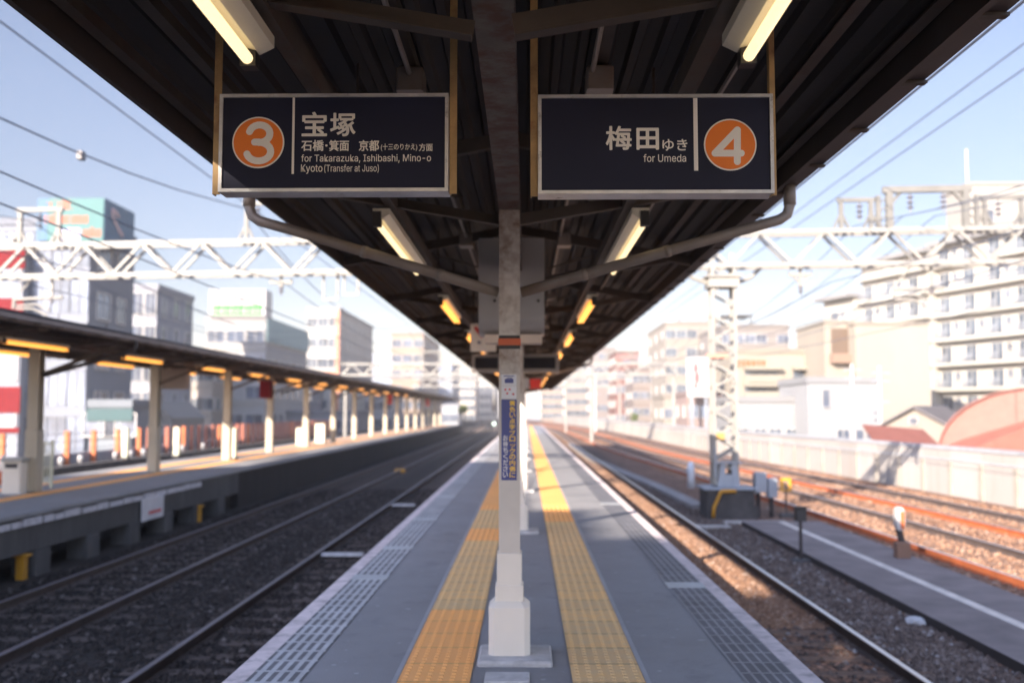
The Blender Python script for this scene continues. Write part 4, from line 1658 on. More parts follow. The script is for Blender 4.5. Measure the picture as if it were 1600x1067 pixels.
pl0, pl1 = at(0, 434, Y=26.6), at(1600, 410, Y=25.0)
kz = (pl1.z - pl0.z) / (pl1.x - pl0.x)
ky = (25.0 - 26.6) / (pl1.x - pl0.x)
XL, XR = -17.5, 16.5
zl = pl0.z + kz * (XL - pl0.x)
zr_ = pl0.z + kz * (XR - pl0.x)
yl_ = 26.6 + ky * (XL - pl0.x)
yr_ = 26.6 + ky * (XR - pl0.x)
gx = lambda pxx: at(pxx, 400, Y=26.6 + ky * (at(pxx, 400, Y=25.8).x - pl0.x)).x
G1, U, P1 = gantry('big white lattice gantry crossing the whole view near the first columns', yl_, yr_, XL, XR, zl, zr_, .84,
                   [(gx(1127), -.22), (XL + .5, ZB), (XR - .3, ZB)],
                   [(gx(29), gx(90), .95, .11, [gx(60)]), (gx(384), gx(470), 1.0, .10, [gx(384) + .3]),
                    (gx(1316), gx(1363), .78, .10, [gx(1345)]), (gx(1392), gx(1512), 1.02, .16, [gx(1425), gx(1477)]),
                    (gx(1542), gx(1600), .78, .10, [gx(1563)])])
# arms hanging under the truss
def hang_arm(pxx, drop, kind):
    c = P1(gx(pxx))
    m = MB()
    z = c.z - .06
    m.box(c.x - .035, c.x + .035, c.y - .035, c.y + .035, z - drop, z)
    if kind == 'arm':
        zz = z - drop
        m.tube([(c.x - 1.0, c.y, zz - .05), (c.x + .30, c.y, zz)], .045, 8)
        m.tube([(c.x - 1.0, c.y, zz - .02), (c.x - 1.02, c.y, zz - .30)], .05, 8)
        m.tube([(c.x - .95, c.y, zz - .22), (c.x - .4, c.y, zz - .18), (c.x - .05, c.y, zz - .34)], .03, 8)
        m.tube([(c.x - .95, c.y, zz - .30), (c.x - .5, c.y, zz - .30), (c.x - .1, c.y, zz - .48)], .03, 8)
        m.bar((c.x - 1.0, c.y, zz), (c.x - .5, c.y, zz + .55), .03, .03)
    elif kind == 'frame':
        m.box(c.x - .40, c.x - .34, c.y - .03, c.y + .03, z - drop, z)
        m.box(c.x - .40, c.x + .035, c.y - .03, c.y + .03, z - drop - .06, z - drop)
    else:
        m.box(c.x - .3, c.x + .3, c.y - .05, c.y + .05, z - .22, z - .14)
        m.bar((c.x - .3, c.y, z - .1), (c.x + .05, c.y, z - drop + .05), .05, .05)
        m.bar((c.x + .3, c.y, z - .1), (c.x - .05, c.y, z - drop + .05), .05, .05)
    ha = U(m, 'hanging_arm', M['galv'])
    if kind != 'frame':
        m = MB()
        insulator(m, c.x, c.y, z - drop + .12, 2, .07, .10)
        sub(m.build('insulator', M['insul']), ha)


for pxx, drop, kind in ((82, .50, 'arm'), (440, .32, 'vee'), (528, .62, 'frame'), (560, .5, 'frame'), (1455, .55, 'arm'), (1250, .5, 'vee')):
    hang_arm(pxx, drop, kind)
gantry('pale lattice gantry beyond the big one, above the opposite canopy', 86, 85, -16, 13, 4.75, 4.75, .95, [(5.6, ZB), (-15.6, ZB), (12.6, ZB)], [(-9, -7.4, 1.0, .14, [-8.2]), (7, 9, 1.0, .14, [8])], False)
gantry('hazy white gantry farthest along the tracks', 131, 130, -15, 12.5, 4.9, 4.9, 1.0, [(5.2, ZB), (-14.6, ZB), (12.2, ZB)], [(7, 8.5, 1.0, .14, [7.6])], False)


def wire(label, x, z, y0=-12, y1=96, sag=0.0, span=35.0, first=-9.5, r=.011, xs=0.0, sh=zero):
    pts = []
    n = int((y1 - y0) / 2.5)
    for i in range(n + 1):
        y = y0 + (y1 - y0) * i / n
        f = ((y - first) / span) % 1.0
        pts.append((x + xs * (y - 25) + sh(y), y, z - sag * 4 * f * (1 - f)))
    o = MB().tube(pts, r, 6).build('overhead_wire', M['wire'])
    o.location = (0, 0, 0)
    return tag(o, label, 'wire', 'overhead wires along the tracks')


wire('highest straight wire in the upper left sky, nearest the canopy edge', -7.2, 6.93, r=.013)
wire('sagging wire low across the left sky carrying a small clamp', -7.35, 6.93, sag=1.38, r=.014)
tag(MB().cbox(-.05, .05, -.08, .08, -.09, .05, .01).build('wire_clamp', M['insul'], None, False, (-7.35, 16.1, 5.84)), 'small dark clamp gripping the sagging wire at left', 'clamp')
wire('wire sagging toward the small portal frame at far left', -13.0, 6.6, sag=1.1)
wire('second sagging wire left of the small portal frame', -13.6, 6.2, sag=1.1)
wire('thin wire below the left truss toward the far buildings', -10.2, 5.0, sag=.5)
wire('thin wire over the opposite canopy in front of the office block', -11.6, 4.6, sag=.2)
wire('contact wire over the track beside the opposite platform', -6.2, 4.05)
wire('carrying wire above the track beside the opposite platform', -6.2, 4.9, sag=.5)
wire('contact wire over the track along the left platform edge', -2.98, 4.05)
wire('contact wire over the track along the right platform edge', 2.98, 4.05)
wire('contact wire over the orange track beside the walkway', 8.1, 4.05, sh=shift_r)
wire('carrying wire above the orange track beside the walkway', 8.1, 4.95, sag=.5, sh=shift_r)
wire('contact wire over the orange track beside the boundary wall', 11.2, 4.05, sh=shift_r)
wire('carrying wire above the orange track beside the boundary wall', 11.2, 4.95, sag=.5, sh=shift_r)
wire('wire grazing the right gutter edge in the upper right sky', 7.1, 7.7, r=.012)
wire('middle one of three steep wires in the upper right sky', 8.15, 7.6, r=.013)
wire('lowest of three steep wires in the upper right sky', 8.75, 7.6, r=.014)
cI = P1(gx(1425)); cJ = P1(gx(1477)); cK = P1(gx(1345)); cQ = P1(gx(1563))
wire('wire sagging from the left insulator of the big right portal frame', cI.x, cI.z + 1.35, sag=1.3)
wire('wire sagging from the right insulator of the big right portal frame', cJ.x, cJ.z + 1.35, sag=1.3)
wire('wire sagging from the small right portal frame', cK.x, cK.z + 1.1, sag=1.3)
wire('wire sagging past the white rooftop tower', cQ.x, cQ.z + 1.1, sag=1.3)

# ================================================================== RIGHT OF THE TRACKS
# mast pedestal
pc = P1(gx(1130))
t = thing('mast_pedestal', 'dark concrete pedestal with a yellow cable pipe under the gantry mast', 'pedestal', (pc.x, pc.y, ZB))
m = MB()
m.cbox(-.60, .60, -.55, .55, 0, .72, .05)
m.build('block', M['concrete_dark'], t)
MB().cbox(-.68, .66, -.60, .60, .722, .775, .012).build('top_plate', M['galvgrey'], t)
m = MB()
for s in (-1, 1):
    m.hexa([(s * .20 - .09, -.3, .777), (s * .20 + .09, -.3, .777), (s * .20 + .09, .3, .777), (s * .20 - .09, .3, .777),
            (s * .13 - .06, -.28, 1.35), (s * .13 + .06, -.28, 1.35), (s * .13 + .06, .28, 1.35), (s * .13 - .06, .28, 1.35)])
m.box(-.18, .18, -.27, .27, .777, 1.08)
m.box(-.36, -.32, -.34, -.31, 1.0, 1.75)
m.box(-.33, .34, -.33, .33, 1.352, 1.39)
m.build('steel_foot', M['galvgrey'], t)
m = MB().tube([(-.46, -.62, .05), (-.44, -.62, .30), (-.34, -.63, .52), (-.28, -.64, .66), (-.24, -.65, .70), (.1, -.65, .70)], .045, 8)
m.build('cable_pipe', M['yellow'], t, True)
yp = at(1132, 682, Y=24.6)
tag(MB().box(-.10, .10, -.02, .02, -.08, .08).build('mast_plate', paint('pale_yellow', (0.36, 0.22, 0.06), 0.6), None, False, (yp.x, pc.y - .36, yp.z)), 'small yellow plate on the lattice mast', 'plate')
m = at(1127, 554, Y=24.6)
tag(MB().box(-.27, .27, -.02, .02, -.05, .05).build('mast_band', paint('pale_red', (0.62, 0.22, 0.15), 0.6), None, False, (m.x + .0, pc.y - .36, m.z)), 'red band high on the lattice mast', 'band')

p = at(1080, 762, z=-.9)
t = thing('marker_post', 'pale blue grey post with a rounded top left of the pedestal', 'post', p)
MB().lathe([(.12, 0), (.12, .62), (.10, .78), (.04, .86)], n=12).build('shaft', paint('post_grey', (0.55, 0.58, 0.62), 0.6), t, True)
MB().cbox(-.16, -.09, -.05, .05, .52, .66, .01).build('lug', M['galvgrey'], t)
p = at(1160, 806, z=ZB)
t = thing('signal_box', 'grey relay box on a dark stand right of the pedestal', 'box', (p.x + .52, p.y - .25, ZB))
m = MB().box(-.20, -.13, -.1, .1, 0, .62)
m.box(.13, .20, -.1, .1, 0, .62)
m.build('stand', M['pathside'], t)
MB().cbox(-.27, .03, -.16, .16, .62, 1.12, .02).build('case', M['galvgrey'], t)
MB().cbox(.05, .30, -.14, .14, .50, .98, .02).build('case', M['galvgrey'], t)
MB().box(-.5, -.28, -.5, -.25, 0, .3).build('cable_box', M['concrete_dark'], t)

p = at(1229, 808, z=-.93)
t = thing('track_sign', 'small yellow sign with a dark number on a thin post', 'sign', p)
MB().cbox(-.16, .16, -.14, .14, 0, .10, .02).build('base', M['concrete_dark'], t)
MB().tube([(0, 0, .1), (0, 0, .86)], .022, 8).build('post', M['pathside'], t)
MB().cbox(-.135, .135, -.015, .015, .62, .94, .008).build('plate', M['yellow'], t)
o = text_mesh('21', M['stickgrey'], p.x - .07, p.x + .07, p.z + .69, p.z + .87, p.y - .0165, .02)
o.name = 'numeral'
under(o, t)
p = at(1252, 878, z=ZB)
t = thing('trackside_box', 'black box on a slim dark post beside the walkway', 'signal', p)
MB().tube([(0, 0, 0), (0, 0, .72)], .03, 8).build('post', M['pathside'], t)
MB().cbox(-.095, .095, -.09, .09, .72, .98, .015).build('head', M['black'], t)
MB().box(-.11, .11, -.16, -.091, .965, .985).build('hood', M['black'], t)
MB().cbox(-.16, .16, -.12, .12, 0, .06, .02).build('base', M['concrete'], t)
p = at(1410, 871, z=-.93)
t = thing('dwarf_signal', 'rounded white dwarf signal with an orange face on a rusty foot', 'signal', p)
MB().cbox(-.12, .12, -.10, .10, 0, .28, .02).build('foot', paint('rusty_foot', (0.16, 0.09, 0.06), 0.8), t)
MB().hexa([(-.05, -.04, .28), (.05, -.04, .28), (.05, .04, .28), (-.05, .04, .28), (-.10, -.04, .48), (0.0, -.04, .48), (0.0, .04, .48), (-.10, .04, .48)]).build('neck', M['pathside'], t)
prof = [(.075 * cos(R(a)) - .035, .79 + .09 * sin(R(a))) for a in range(0, 181, 20)] + [(-.11, .56), (-.085, .48), (.015, .48), (.04, .56)]
MB().prism(prof, -.07, .07).build('head', M['cabinet'], t)
MB().box(-.035, .03, -.075, -.0705, .50, .80).build('orange_face', M['orange'], t)
p = at(1430, 975, z=ZB)
bmx = bmesh.new()
bmesh.ops.create_icosphere(bmx, subdivisions=2, radius=.13)
rr = random.Random(2)
for v in bmx.verts:
    v.co *= .8 + .4 * rr.random()
    v.co.z = max(-.03, v.co.z * .5)
me = bpy.data.meshes.new('stone')
bmx.to_mesh(me)
bmx.free()
me.materials.append(M['plinth'])
o = bpy.data.objects.new('white_stone', me)
COL.objects.link(o)
o.location = (p.x, p.y, ZB + .03)
tag(o, 'single large white stone lying on the ballast by the walkway', 'stone')
for (x, y, s, lab) in ((1180, 815, 1.5, 'short pale kerb end right of the mast pedestal'), (1110, 822, .9, 'pale concrete slab in front of the mast pedestal')):
    p = at(x, y, z=ZB + .05)
    tag(MB().cbox(-.5 * s, .5 * s, -.15, .15, 0, .06, .02).build('slab', paint('slab_pale', (0.36, 0.33, 0.30), 0.8), None, False, (p.x, p.y, ZB + .01)), lab, 'slab')

# boundary wall
t = thing('boundary_wall', 'long cream panel wall with a grey rail along the right tracks', 'wall', (13.9, 20, ZB))
yl = [4, 12, 16, 20, 24, 28, 32, 36, 40, 46, 52, 58, 64, 72, 80, 90, 110, 130, 160, 200, 250]
wx = lambda y: 13.9 + shift_r(y) + shift_0(y) * 1.0
hgt = 1.52
under(MB().sweep([(0, 0), (.12, 0), (.12, hgt), (0, hgt)], [(wx(y), y, ZB) for y in yl]).build('panel_wall', M['wallpanel']), t)
under(MB().sweep([(-.03, hgt - .10), (.15, hgt - .10), (.15, hgt + .02), (-.03, hgt + .02)], [(wx(y), y, ZB + .022) for y in yl]).build('cap_rail', M['wallcap']), t)
under(MB().sweep([(-.02, hgt - .42), (0, hgt - .42), (0, hgt - .36), (-.02, hgt - .36)], [(wx(y) - .003, y, ZB) for y in yl]).build('lower_rail', M['wallcap']), t)
pil = MB().box(-.07, -.003, -.12, .12, 0, hgt - .425).mesh('pilaster', paint('pilaster', (0.275, 0.25, 0.215), 0.8))
y = 6.0
k = 0
while y < 200 and k < 95:
    share(pil, 'pilaster', t, Vector((wx(y), y, ZB)) - Vector(t.location))
    y += 2.0
    k += 1
# strip of sandy ground between rails and wall is part of the ballast bed

# railway signal with a green lamp
p = at(772, 662, Y=112)
t = thing('railway_signal', 'distant railway signal showing a green light above the left track', 'signal', p)
zt = at(772, 631, Y=112).z - p.z
MB().tube([(0, 0, 0), (0, 0, zt + .2)], .07, 8).build('post', M['galv'], t)
MB().cbox(-.28, .28, -.1, .1, zt - .8, zt + .55, .05).build('head', M['screen'], t)
MB().lathe([(.17, 0), (.15, .02)], n=16).build('lens', glow('green_lens', (0.10, 0.75, 0.50), 0.5), t).rotation_euler = (R(90), 0, 0)
t.children[-1].location = (0, -.11, zt)

# small bush by the far track
def leaf_ball(mb, c, r, n, rg, s=.22):
    for i in range(n):
        d = Vector((rg.gauss(0, 1), rg.gauss(0, 1), rg.gauss(0, 1))).normalized() * (r * rg.random() ** .4)
        p = Vector(c) + Vector((d.x, d.y, d.z * .85))
        a = Vector((rg.gauss(0, 1), rg.gauss(0, 1), rg.gauss(0, 1))).normalized() * s
        b = a.cross(Vector((rg.gauss(0, 1), rg.gauss(0, 1), rg.gauss(0, 1)))).normalized() * s * .6
        mb.quad([p - a, p + b, p + a, p - b])


def bush(label, pxx, pyb, Y, r, seed):
    p = at(pxx, pyb, Y=Y)
    t = thing('tree', label, 'tree', p)
    rg = random.Random(seed)
    m = MB()
    for k in range(6):
        leaf_ball(m, (rg.uniform(-.6, .6) * r, rg.uniform(-.5, .5) * r, r * rg.uniform(.7, 1.5)), r * .55, 130, rg, r * .11)
    m.build('crown', M['leafy'], t)
    m = MB().tube([(0, 0, -2.5), (.05, 0, 0), (0, 0, r)], [.14, .11, .05], 7)
    for a in (-1, 1):
        m.tube([(0, 0, r * .5), (a * r * .5, .1, r * 1.1)], [.06, .02], 6)
    m.build('trunk', M['bark'], t)


bush('small yellow green tree at the far end of the opposite platform', 725, 652, 125, .95, 3)
bush('small green bush behind the boundary wall near a grey roof', 992, 662, 150, .9, 5)

# ================================================================== BUILDINGS
GZ = -6.0
WIN = {}


def win_mesh(w, h, style, split=False):
    """window facing -y: frame ring standing proud, glass set back in it"""
    key = (round(w, 2), round(h, 2), style, split)
    if key not in WIN:
        g, fr = {'dark': ('glass_dark', 'frame_w'), 'blue': ('glass_blue', 'frame_w'), 'grey': ('glass', 'frame_w'), 'door': ('glass', 'frame_w')}[style]
        f = min(.07, w * .08)
        m, p = MB(), MB()
        (p if split else m).box(-w / 2, w / 2, -.03, -.002, 0, h, 0 if split else 1)
        m.box(-w / 2 - f, -w / 2, -.10, -.002, -f, h + f, 0)
        m.box(w / 2, w / 2 + f, -.10, -.002, -f, h + f, 0)
        m.box(-w / 2, w / 2, -.10, -.002, h, h + f, 0)
        m.box(-w / 2, w / 2, -.16, -.002, -f, 0, 0)
        if w > .8:
            m.box(-.025, .025, -.06, -.031, 0, h, 0)
        WIN[key] = (m.mesh('window', M[fr]), p.mesh('pane', M[g])) if split else m.mesh('window', [M[fr], M[g]])
    return WIN[key]


def put_window(parent, w, h, style, loc, rz=0.0):
    fr, pn = win_mesh(w, h, style, True)
    o = share(fr, 'window', parent, loc, rz)
    share(pn, 'pane', o)
    return o


def building(name, label, cat, x0, x1, ytop, Y, depth, wall, rows=0, cols=0, wsize=(1.4, 1.3), style='grey', side=0, rz=0.0,
             roof=None, fl=3.1, z_low=-3.0, zt=None, parapet=.5):
    """box block whose -y front spans pixels x0..x1 at distance Y; windows on the front and on the side that faces the line"""
    a, b = at(x0, ytop, Y=Y), at(x1, ytop, Y=Y)
    w = b.x - a.x
    top = zt if zt is not None else a.z
    t = thing(name, label, cat, (a.x + w / 2, Y, GZ), rz)
    H = top - GZ
    m = MB().box(-w / 2, w / 2, 0, depth, 0, H - .02)
    m.build('wall', wallmat(wall), t)
    m = MB()
    e = .12
    m.box(-w / 2 - e, w / 2 + e, -e, .25, H, H + parapet)
    m.box(-w / 2 - e, w / 2 + e, depth - .25, depth + e, H, H + parapet)
    m.box(-w / 2 - e, -w / 2 + .25, .25, depth - .25, H, H + parapet)
    m.box(w / 2 - .25, w / 2 + e, .25, depth - .25, H, H + parapet)
    m.box(-w / 2 - e, w / 2 + e, -e, depth + e, H - .018, H - .002)
    m.build('roof', wallmat(roof or tuple(c * .8 for c in wall)), t)
    rg = random.Random(int(x0 * 7 + ytop))
    if rows and cols:
        for r in range(rows):
            z = H - (r + 1) * fl + .75
            if z + GZ < z_low:
                break
            for c in range(cols):
                if rg.random() < .06:
                    continue
                put_window(t, *wsize, style, (-w / 2 + w * (c + .5) / cols, 0, z))
    if side:
        s = 1 if (a.x + b.x) < 0 else -1
        for r in range(rows):
            z = H - (r + 1) * fl + .75
            if z + GZ < z_low:
                break
            for c in range(side):
                put_window(t, *wsize, style, (s * w / 2, depth * (c + .5) / side, z), R(90) * s)
    return t, w, H


def band(t, w, z0, z1, mat, nm='band', out=.14, x0=None, x1=None):
    m = MB().box(x0 if x0 is not None else -w / 2 - out, x1 if x1 is not None else w / 2 + out, -out, -.004, z0, z1)
    return m.build(nm, mat, t)


def tank(t, x, y, H, r=1.0, h=1.6):
    MB().lathe([(r, 0), (r, h), (r * .3, h + .4)], (x, y, H), 12).build('water_tank', M['cabinet'], t, True)


def antenna(t, x, y, H, h=4):
    m = MB().tube([(x, y, H), (x, y, H + h)], .06, 5)
    for k in (.75, .9):
        m.box(x - .6, x + .6, y - .03, y + .03, H + h * k, H + h * k + .06)
    m.build('antenna', M['galvgrey'], t)


# ---- left side
t, w, H = building('office_building', 'blue glass office block with a teal billboard on its roof', 'building', -150, 142, 352, 70, 8, (0.40, 0.44, 0.52), fl=3.3)
nb = 10
for r in range(5):
    for c in range(nb):
        x = -w / 2 + w * (c + .5) / nb
        pane = MB().box(-w / nb / 2 + .05, w / nb / 2 - .05, -.05, -.004, 0, 2.5)
        if ('og' not in WIN):
            m = pane
            m.box(-w / nb / 2 + .012, -w / nb / 2 + .05, -.12, -.004, 0, 2.5, 1)
            m.box(-.03, .03, -.10, -.051, 0, 2.5, 1)
            m.box(-w / nb / 2 + .012, w / nb / 2 - .012, -.14, -.004, 2.505, 2.62, 1)
            WIN['og'] = m.mesh('window', [M['glass_blue'], wallmat((0.42, 0.45, 0.51))])
        share(WIN['og'], 'window', t, (x, 0, H - (r + 1) * 3.3 + .3))
for r in range(5):
    put_window(t, 2.2, 1.9, 'blue', (w / 2, 2.4, H - (r + 1) * 3.6 + .6), R(90))
    put_window(t, 1.5, 1.9, 'dark', (w / 2, 5.6, H - (r + 1) * 3.6 + .6), R(90))
p0, p1 = at(57, 377, Y=69.0), at(163, 310, Y=69.0)
t = thing('rooftop_billboard', 'teal rooftop billboard with orange lettering and a dark blue end', 'billboard', (p0.x, 69.0, p0.z))
bw, bh = p1.x - p0.x, p1.z - p0.z
MB().box(0, bw, 0, 5.3, 0, bh).build('core', M['galvgrey'], t)
MB().box(0, bw, -.06, -.002, 0, bh).build('front_panel', paint('teal', (0.018, 0.105, 0.105), 0.6, var=.05), t)
MB().box(0, bw * .16, -.075, -.0605, 0, bh).build('dark_panel', paint('blue_deep', (0.02, 0.085, 0.16), 0.6), t)
MB().box(bw + .002, bw + .06, 0, 5.3, 0, bh).build('end_panel', paint('blue_deep', (0.02, 0.085, 0.16), 0.6), t)
rg = random.Random(11)
m = MB()
for (fx0, fx1, fz, n) in ((.13, .56, .74, 7), (.12, .78, .42, 10), (.70, .98, .10, 5)):
    st = (fx1 - fx0) / n
    for i in range(n):
        x = (fx0 + st * i) * bw
        z = fz * bh
        hh = bh * .17 * (1.25 if rg.random() < .3 else 1)
        ww = st * bw * .78
        th = ww * .34
        k = rg.randrange(4)
        yy = -.0765 - .0006 * 0
        if k != 3:
            m.box(x, x + th, -.085, -.0765, z, z + hh)
        if k in (0, 2):
            m.box(x + ww - th, x + ww, -.085, -.0765, z, z + hh)
        if k in (0, 1, 3):
            m.box(x + th, x + ww - th, -.084, -.0765, z + hh - th, z + hh)
        m.box(x + th, x + ww - th, -.084, -.0765, z, z + th)
m.build('lettering', paint('orange_letters', (0.42, 0.075, 0.015), 0.6), t)
MB().box(bw * .36, bw * .66, -.072, -.0605, 0.02, bh * .30).build('lilac_panel', paint('lilac', (0.36, 0.34, 0.50), 0.6), t)
m = MB().tube([(bw + .07, 2.6 + 1.5 * cos(R(100 + 19 * i)), bh * .52 + bh * .30 * sin(R(40 + 19 * i))) for i in range(11)], [.10 + .05 * (i % 2) for i in range(11)], 6)
m.build('swoosh', paint('dots', (0.6, 0.45, 0.45), 0.6), t)

t, w, H = building('shop_building', 'white building with dark red bands at the left picture edge', 'building', -150, 37, 398, 69, 0.9, (0.54, 0.57, 0.65), 4, 5, (1.3, 1.6), 'blue', fl=3.2)
band(t, w, H - 1.0, H + .55, M['red'] if False else paint('dark_red', (0.13, 0.001, 0.004), 0.95), 'red_band')
for (za, zb2) in ((645, 604), (488, 466), (676, 668)):
    a, b = at(0, za, Y=69), at(0, zb2, Y=69)
    band(t, w, a.z - GZ, b.z - GZ, paint('dark_red', (0.13, 0.001, 0.004), 0.95), 'red_band')
t, w, H = building('office_building', 'narrow pale building with tall dark windows right of the glass office', 'building', 206, 246, 452, 92, 10, (0.68, 0.70, 0.78), 6, 2, (.9, 2.0), 'dark', side=3)
t, w, H = building('shop_building', 'low shop with a teal front under the glass office', 'building', 140, 205, 636, 64, 5, (0.41, 0.46, 0.51), 1, 2, (2.0, 1.4), 'blue', fl=2.6)
band(t, w, H - .9, H - .1, paint('teal_dark', (0.013, 0.055, 0.06), 0.6, var=.05), 'shop_sign')
t, w, H = building('house', 'low white house with a gable seen under the opposite canopy', 'house', 214, 266, 664, 80, 8, (0.74, 0.73, 0.70), 1, 2, (1.1, 1.0), 'dark', fl=2.6)
MB().prism([(-w / 2 - .3, H + .52), (w / 2 + .3, H + .52), (0, H + 2.0)], -.3, 8.3).build('gable_roof', wallmat((0.5, 0.47, 0.44)), t)
t, w, H = building('apartment_building', 'beige building with pale floor bands seen below the opposite canopy', 'building', 244, 332, 560, 105, 12, (0.74, 0.65, 0.57), 5, 5, (1.6, 1.2), 'grey', side=3)
for r in range(4):
    band(t, w, H - 3.1 * r - 3.2, H - 3.1 * r - 2.75, wallmat((0.66, 0.60, 0.52)), 'floor_band')
t, w, H = building('warehouse', 'long grey low building behind the orange fence posts', 'building', 262, 560, 648, 120, 10, (0.41, 0.42, 0.47), 1, 12, (1.8, 1.0), 'dark', fl=2.4)
t, w, H = building('office_building', 'grey white office with a green lettered white billboard on top', 'building', 322, 415, 502, 110, 21, (0.76, 0.74, 0.73), 5, 3, (1.9, 1.3), 'dark', side=7)
for r in range(5):
    band(t, w, H - 3.1 * r - 3.25, H - 3.1 * r - 2.6, wallmat((0.70, 0.66, 0.60)), 'floor_band')
MB().box(w / 2 + .14, w / 2 + .22, 0, 21, H - 2.2, H + .4).build('side_band', paint('teal_pale', (0.20, 0.30, 0.31), 0.6), t)
p0, p1 = at(326, 502, Y=109.5), at(415, 452, Y=109.5)
t = thing('rooftop_billboard', 'white rooftop billboard with bright green lettering', 'billboard', (p0.x, 109.5, p0.z + .55))
bw, bh = p1.x - p0.x, p1.z - p0.z - .55
MB().box(0, bw, 0, 3.0, 0, bh).build('board', M['cabinet'], t)
m = MB()
rg = random.Random(8)
x = bw * .07
while x < bw * .93:
    ww = bw * rg.uniform(.05, .085)
    th = ww * .35
    m.box(x, x + th * 1.3, -.05, -.004, bh * .05, bh * .42)
    m.box(x + th, x + ww, -.048, -.004, bh * .05, bh * .15)
    m.box(x + th, x + ww, -.048, -.004, bh * .24, bh * .42)
    x += ww * 1.22
m.build('green_lettering', paint('bright_green', (0.012, 0.26, 0.02), 0.6), t)
m = MB()
for i in range(5):
    x = bw * (.30 + .12 * i)
    m.box(x, x + .5, -.05, -.004, bh * .55, bh * .72)
m.build('grey_lettering', wallmat((0.5, 0.5, 0.52)), t)
t, w, H = building('apartment_building', 'white mid rise with salmon edge stripes left of the canopy', 'building', 480, 530, 486, 150, 33, (0.89, 0.85, 0.78), 8, 3, (1.5, 1.3), 'grey', side=7)
band(t, w, 0, H, paint('salmon', (0.42, 0.19, 0.12), 0.7), 'edge_stripe', .1, w / 2 - .55, w / 2 + .1)
band(t, w, H - 9.6, H - 9.1, paint('salmon', (0.62, 0.32, 0.22), 0.7), 'edge_stripe', .12, -w / 2, w / 2 - .56)
tank(t, 0, 12, H)
t, w, H = building('apartment_building', 'tan brick block with square windows near the canopy edge', 'building', 612, 662, 524, 200, 35, (0.62, 0.46, 0.35), 8, 3, (1.8, 1.5), 'dark', side=7)
t, w, H = building('office_building', 'pale blue block left of the tan brick one', 'building', 583, 612, 556, 235, 18, (0.61, 0.70, 0.84), 6, 3, (1.8, 1.6), 'blue', side=3)
t, w, H = building('office_building', 'pale sky coloured building right of the tan brick one', 'building', 660, 706, 566, 265, 30, (0.78, 0.84, 0.92), 7, 4, (2.0, 1.7), 'blue', side=4)
t, w, H = building('apartment_building', 'cream distant block at the left end of the tracks', 'building', 704, 742, 584, 320, 30, (0.89, 0.78, 0.65), 6, 4, (2.0, 1.6), 'grey', side=4)
t, w, H = building('apartment_building', 'white distant block just left of the near column', 'building', 738, 776, 600, 360, 25, (0.97, 0.92, 0.84), 5, 4, (2.2, 1.6), 'grey', side=3)
t, w, H = building('office_building', 'low slate grey building under the white salmon striped one', 'building', 430, 482, 600, 140, 14, (0.41, 0.45, 0.54), 4, 4, (1.6, 1.3), 'dark', side=3)
t, w, H = building('apartment_building', 'pale grey row building far behind the opposite canopy end', 'building', 548, 610, 618, 175, 18, (0.70, 0.70, 0.74), 3, 5, (1.8, 1.3), 'dark', side=3)
t, w, H = building('house', 'small pale house at the end of the opposite platform', 'house', 690, 716, 636, 165, 10, (0.74, 0.76, 0.81), 1, 2, (1.3, 1.2), 'dark')

# ---- right side, far to near
FACT = 0.32
t, w, H = building('apartment_building', 'peach coloured block where the tracks vanish', 'building', 846, 884, 598, 330, 30, (0.70, 0.52, 0.40), 6, 4, (2.0, 1.6), 'grey', side=4)
t, w, H = building('apartment_building', 'pinkish beige slab with floor stripes beside the white masts', 'building', 884, 930, 566, 275, 25, (0.64, 0.52, 0.44), 8, 4, (2.2, 1.5), 'grey', side=4)
t, w, H = building('apartment_building', 'grey pink tower block left of the red brick one', 'building', 924, 962, 546, 240, 20, (0.52, 0.44, 0.41), 9, 3, (2.4, 1.4), 'dark', side=4)
t, w, H = building('apartment_building', 'red brick apartment block with dark windows', 'building', 962, 998, 552, 215, 20, (0.40, 0.17, 0.13), 8, 3, (1.7, 1.5), 'dark', side=4)
m = MB().box(-w / 2 + .3, w / 2 - .3, -.16, -.004, H - 1.4, H - .3)
m.build('roof_sign', wallmat((0.7, 0.35, 0.3)), t)
t, w, H = building('apartment_building', 'dull brown wide block right of the red brick one', 'building', 990, 1046, 578, 190, 16, (0.43, 0.34, 0.30), 6, 5, (1.8, 1.3), 'dark', side=3)
for r in range(4):
    band(t, w, H - 3.1 * r - 3.2, H - 3.1 * r - 2.8, wallmat((0.60, 0.52, 0.46)), 'floor_band')
t, w, H = building('apartment_building', 'beige block with a flat dark roof edge behind the lattice mast', 'building', 1040, 1120, 507, 170, 25, (0.62, 0.55, 0.46), 9, 5, (1.8, 1.4), 'grey', side=3)
tank(t, -2, 8, H, 1.4, 2.0)
antenna(t, 2, 6, H + .5)
t, w, H = building('apartment_building', 'grey beige block with rooftop awning right of the lattice mast', 'building', 1128, 1232, 512, 150, 20, (0.52, 0.46, 0.41), 8, 6, (1.7, 1.3), 'dark', side=3)
m = MB().box(-w / 2 + .5, -w / 2 + 5.0, 1, 7, H + 1.9, H + 2.1)
m.box(-w / 2 + .7, -w / 2 + .9, 1.2, 1.4, H, H + 1.9)
m.box(-w / 2 + 4.6, -w / 2 + 4.8, 1.2, 1.4, H, H + 1.9)
m.build('rooftop_awning', wallmat((0.3, 0.3, 0.3)), t)
antenna(t, 3, 6, H + .5, 5)
t, w, H = building('house', 'cream small house behind the wall between the white masts', 'house', 1038, 1086, 622, 120, 10, (0.70, 0.62, 0.52), 2, 3, (1.2, 1.1), 'dark', side=2)
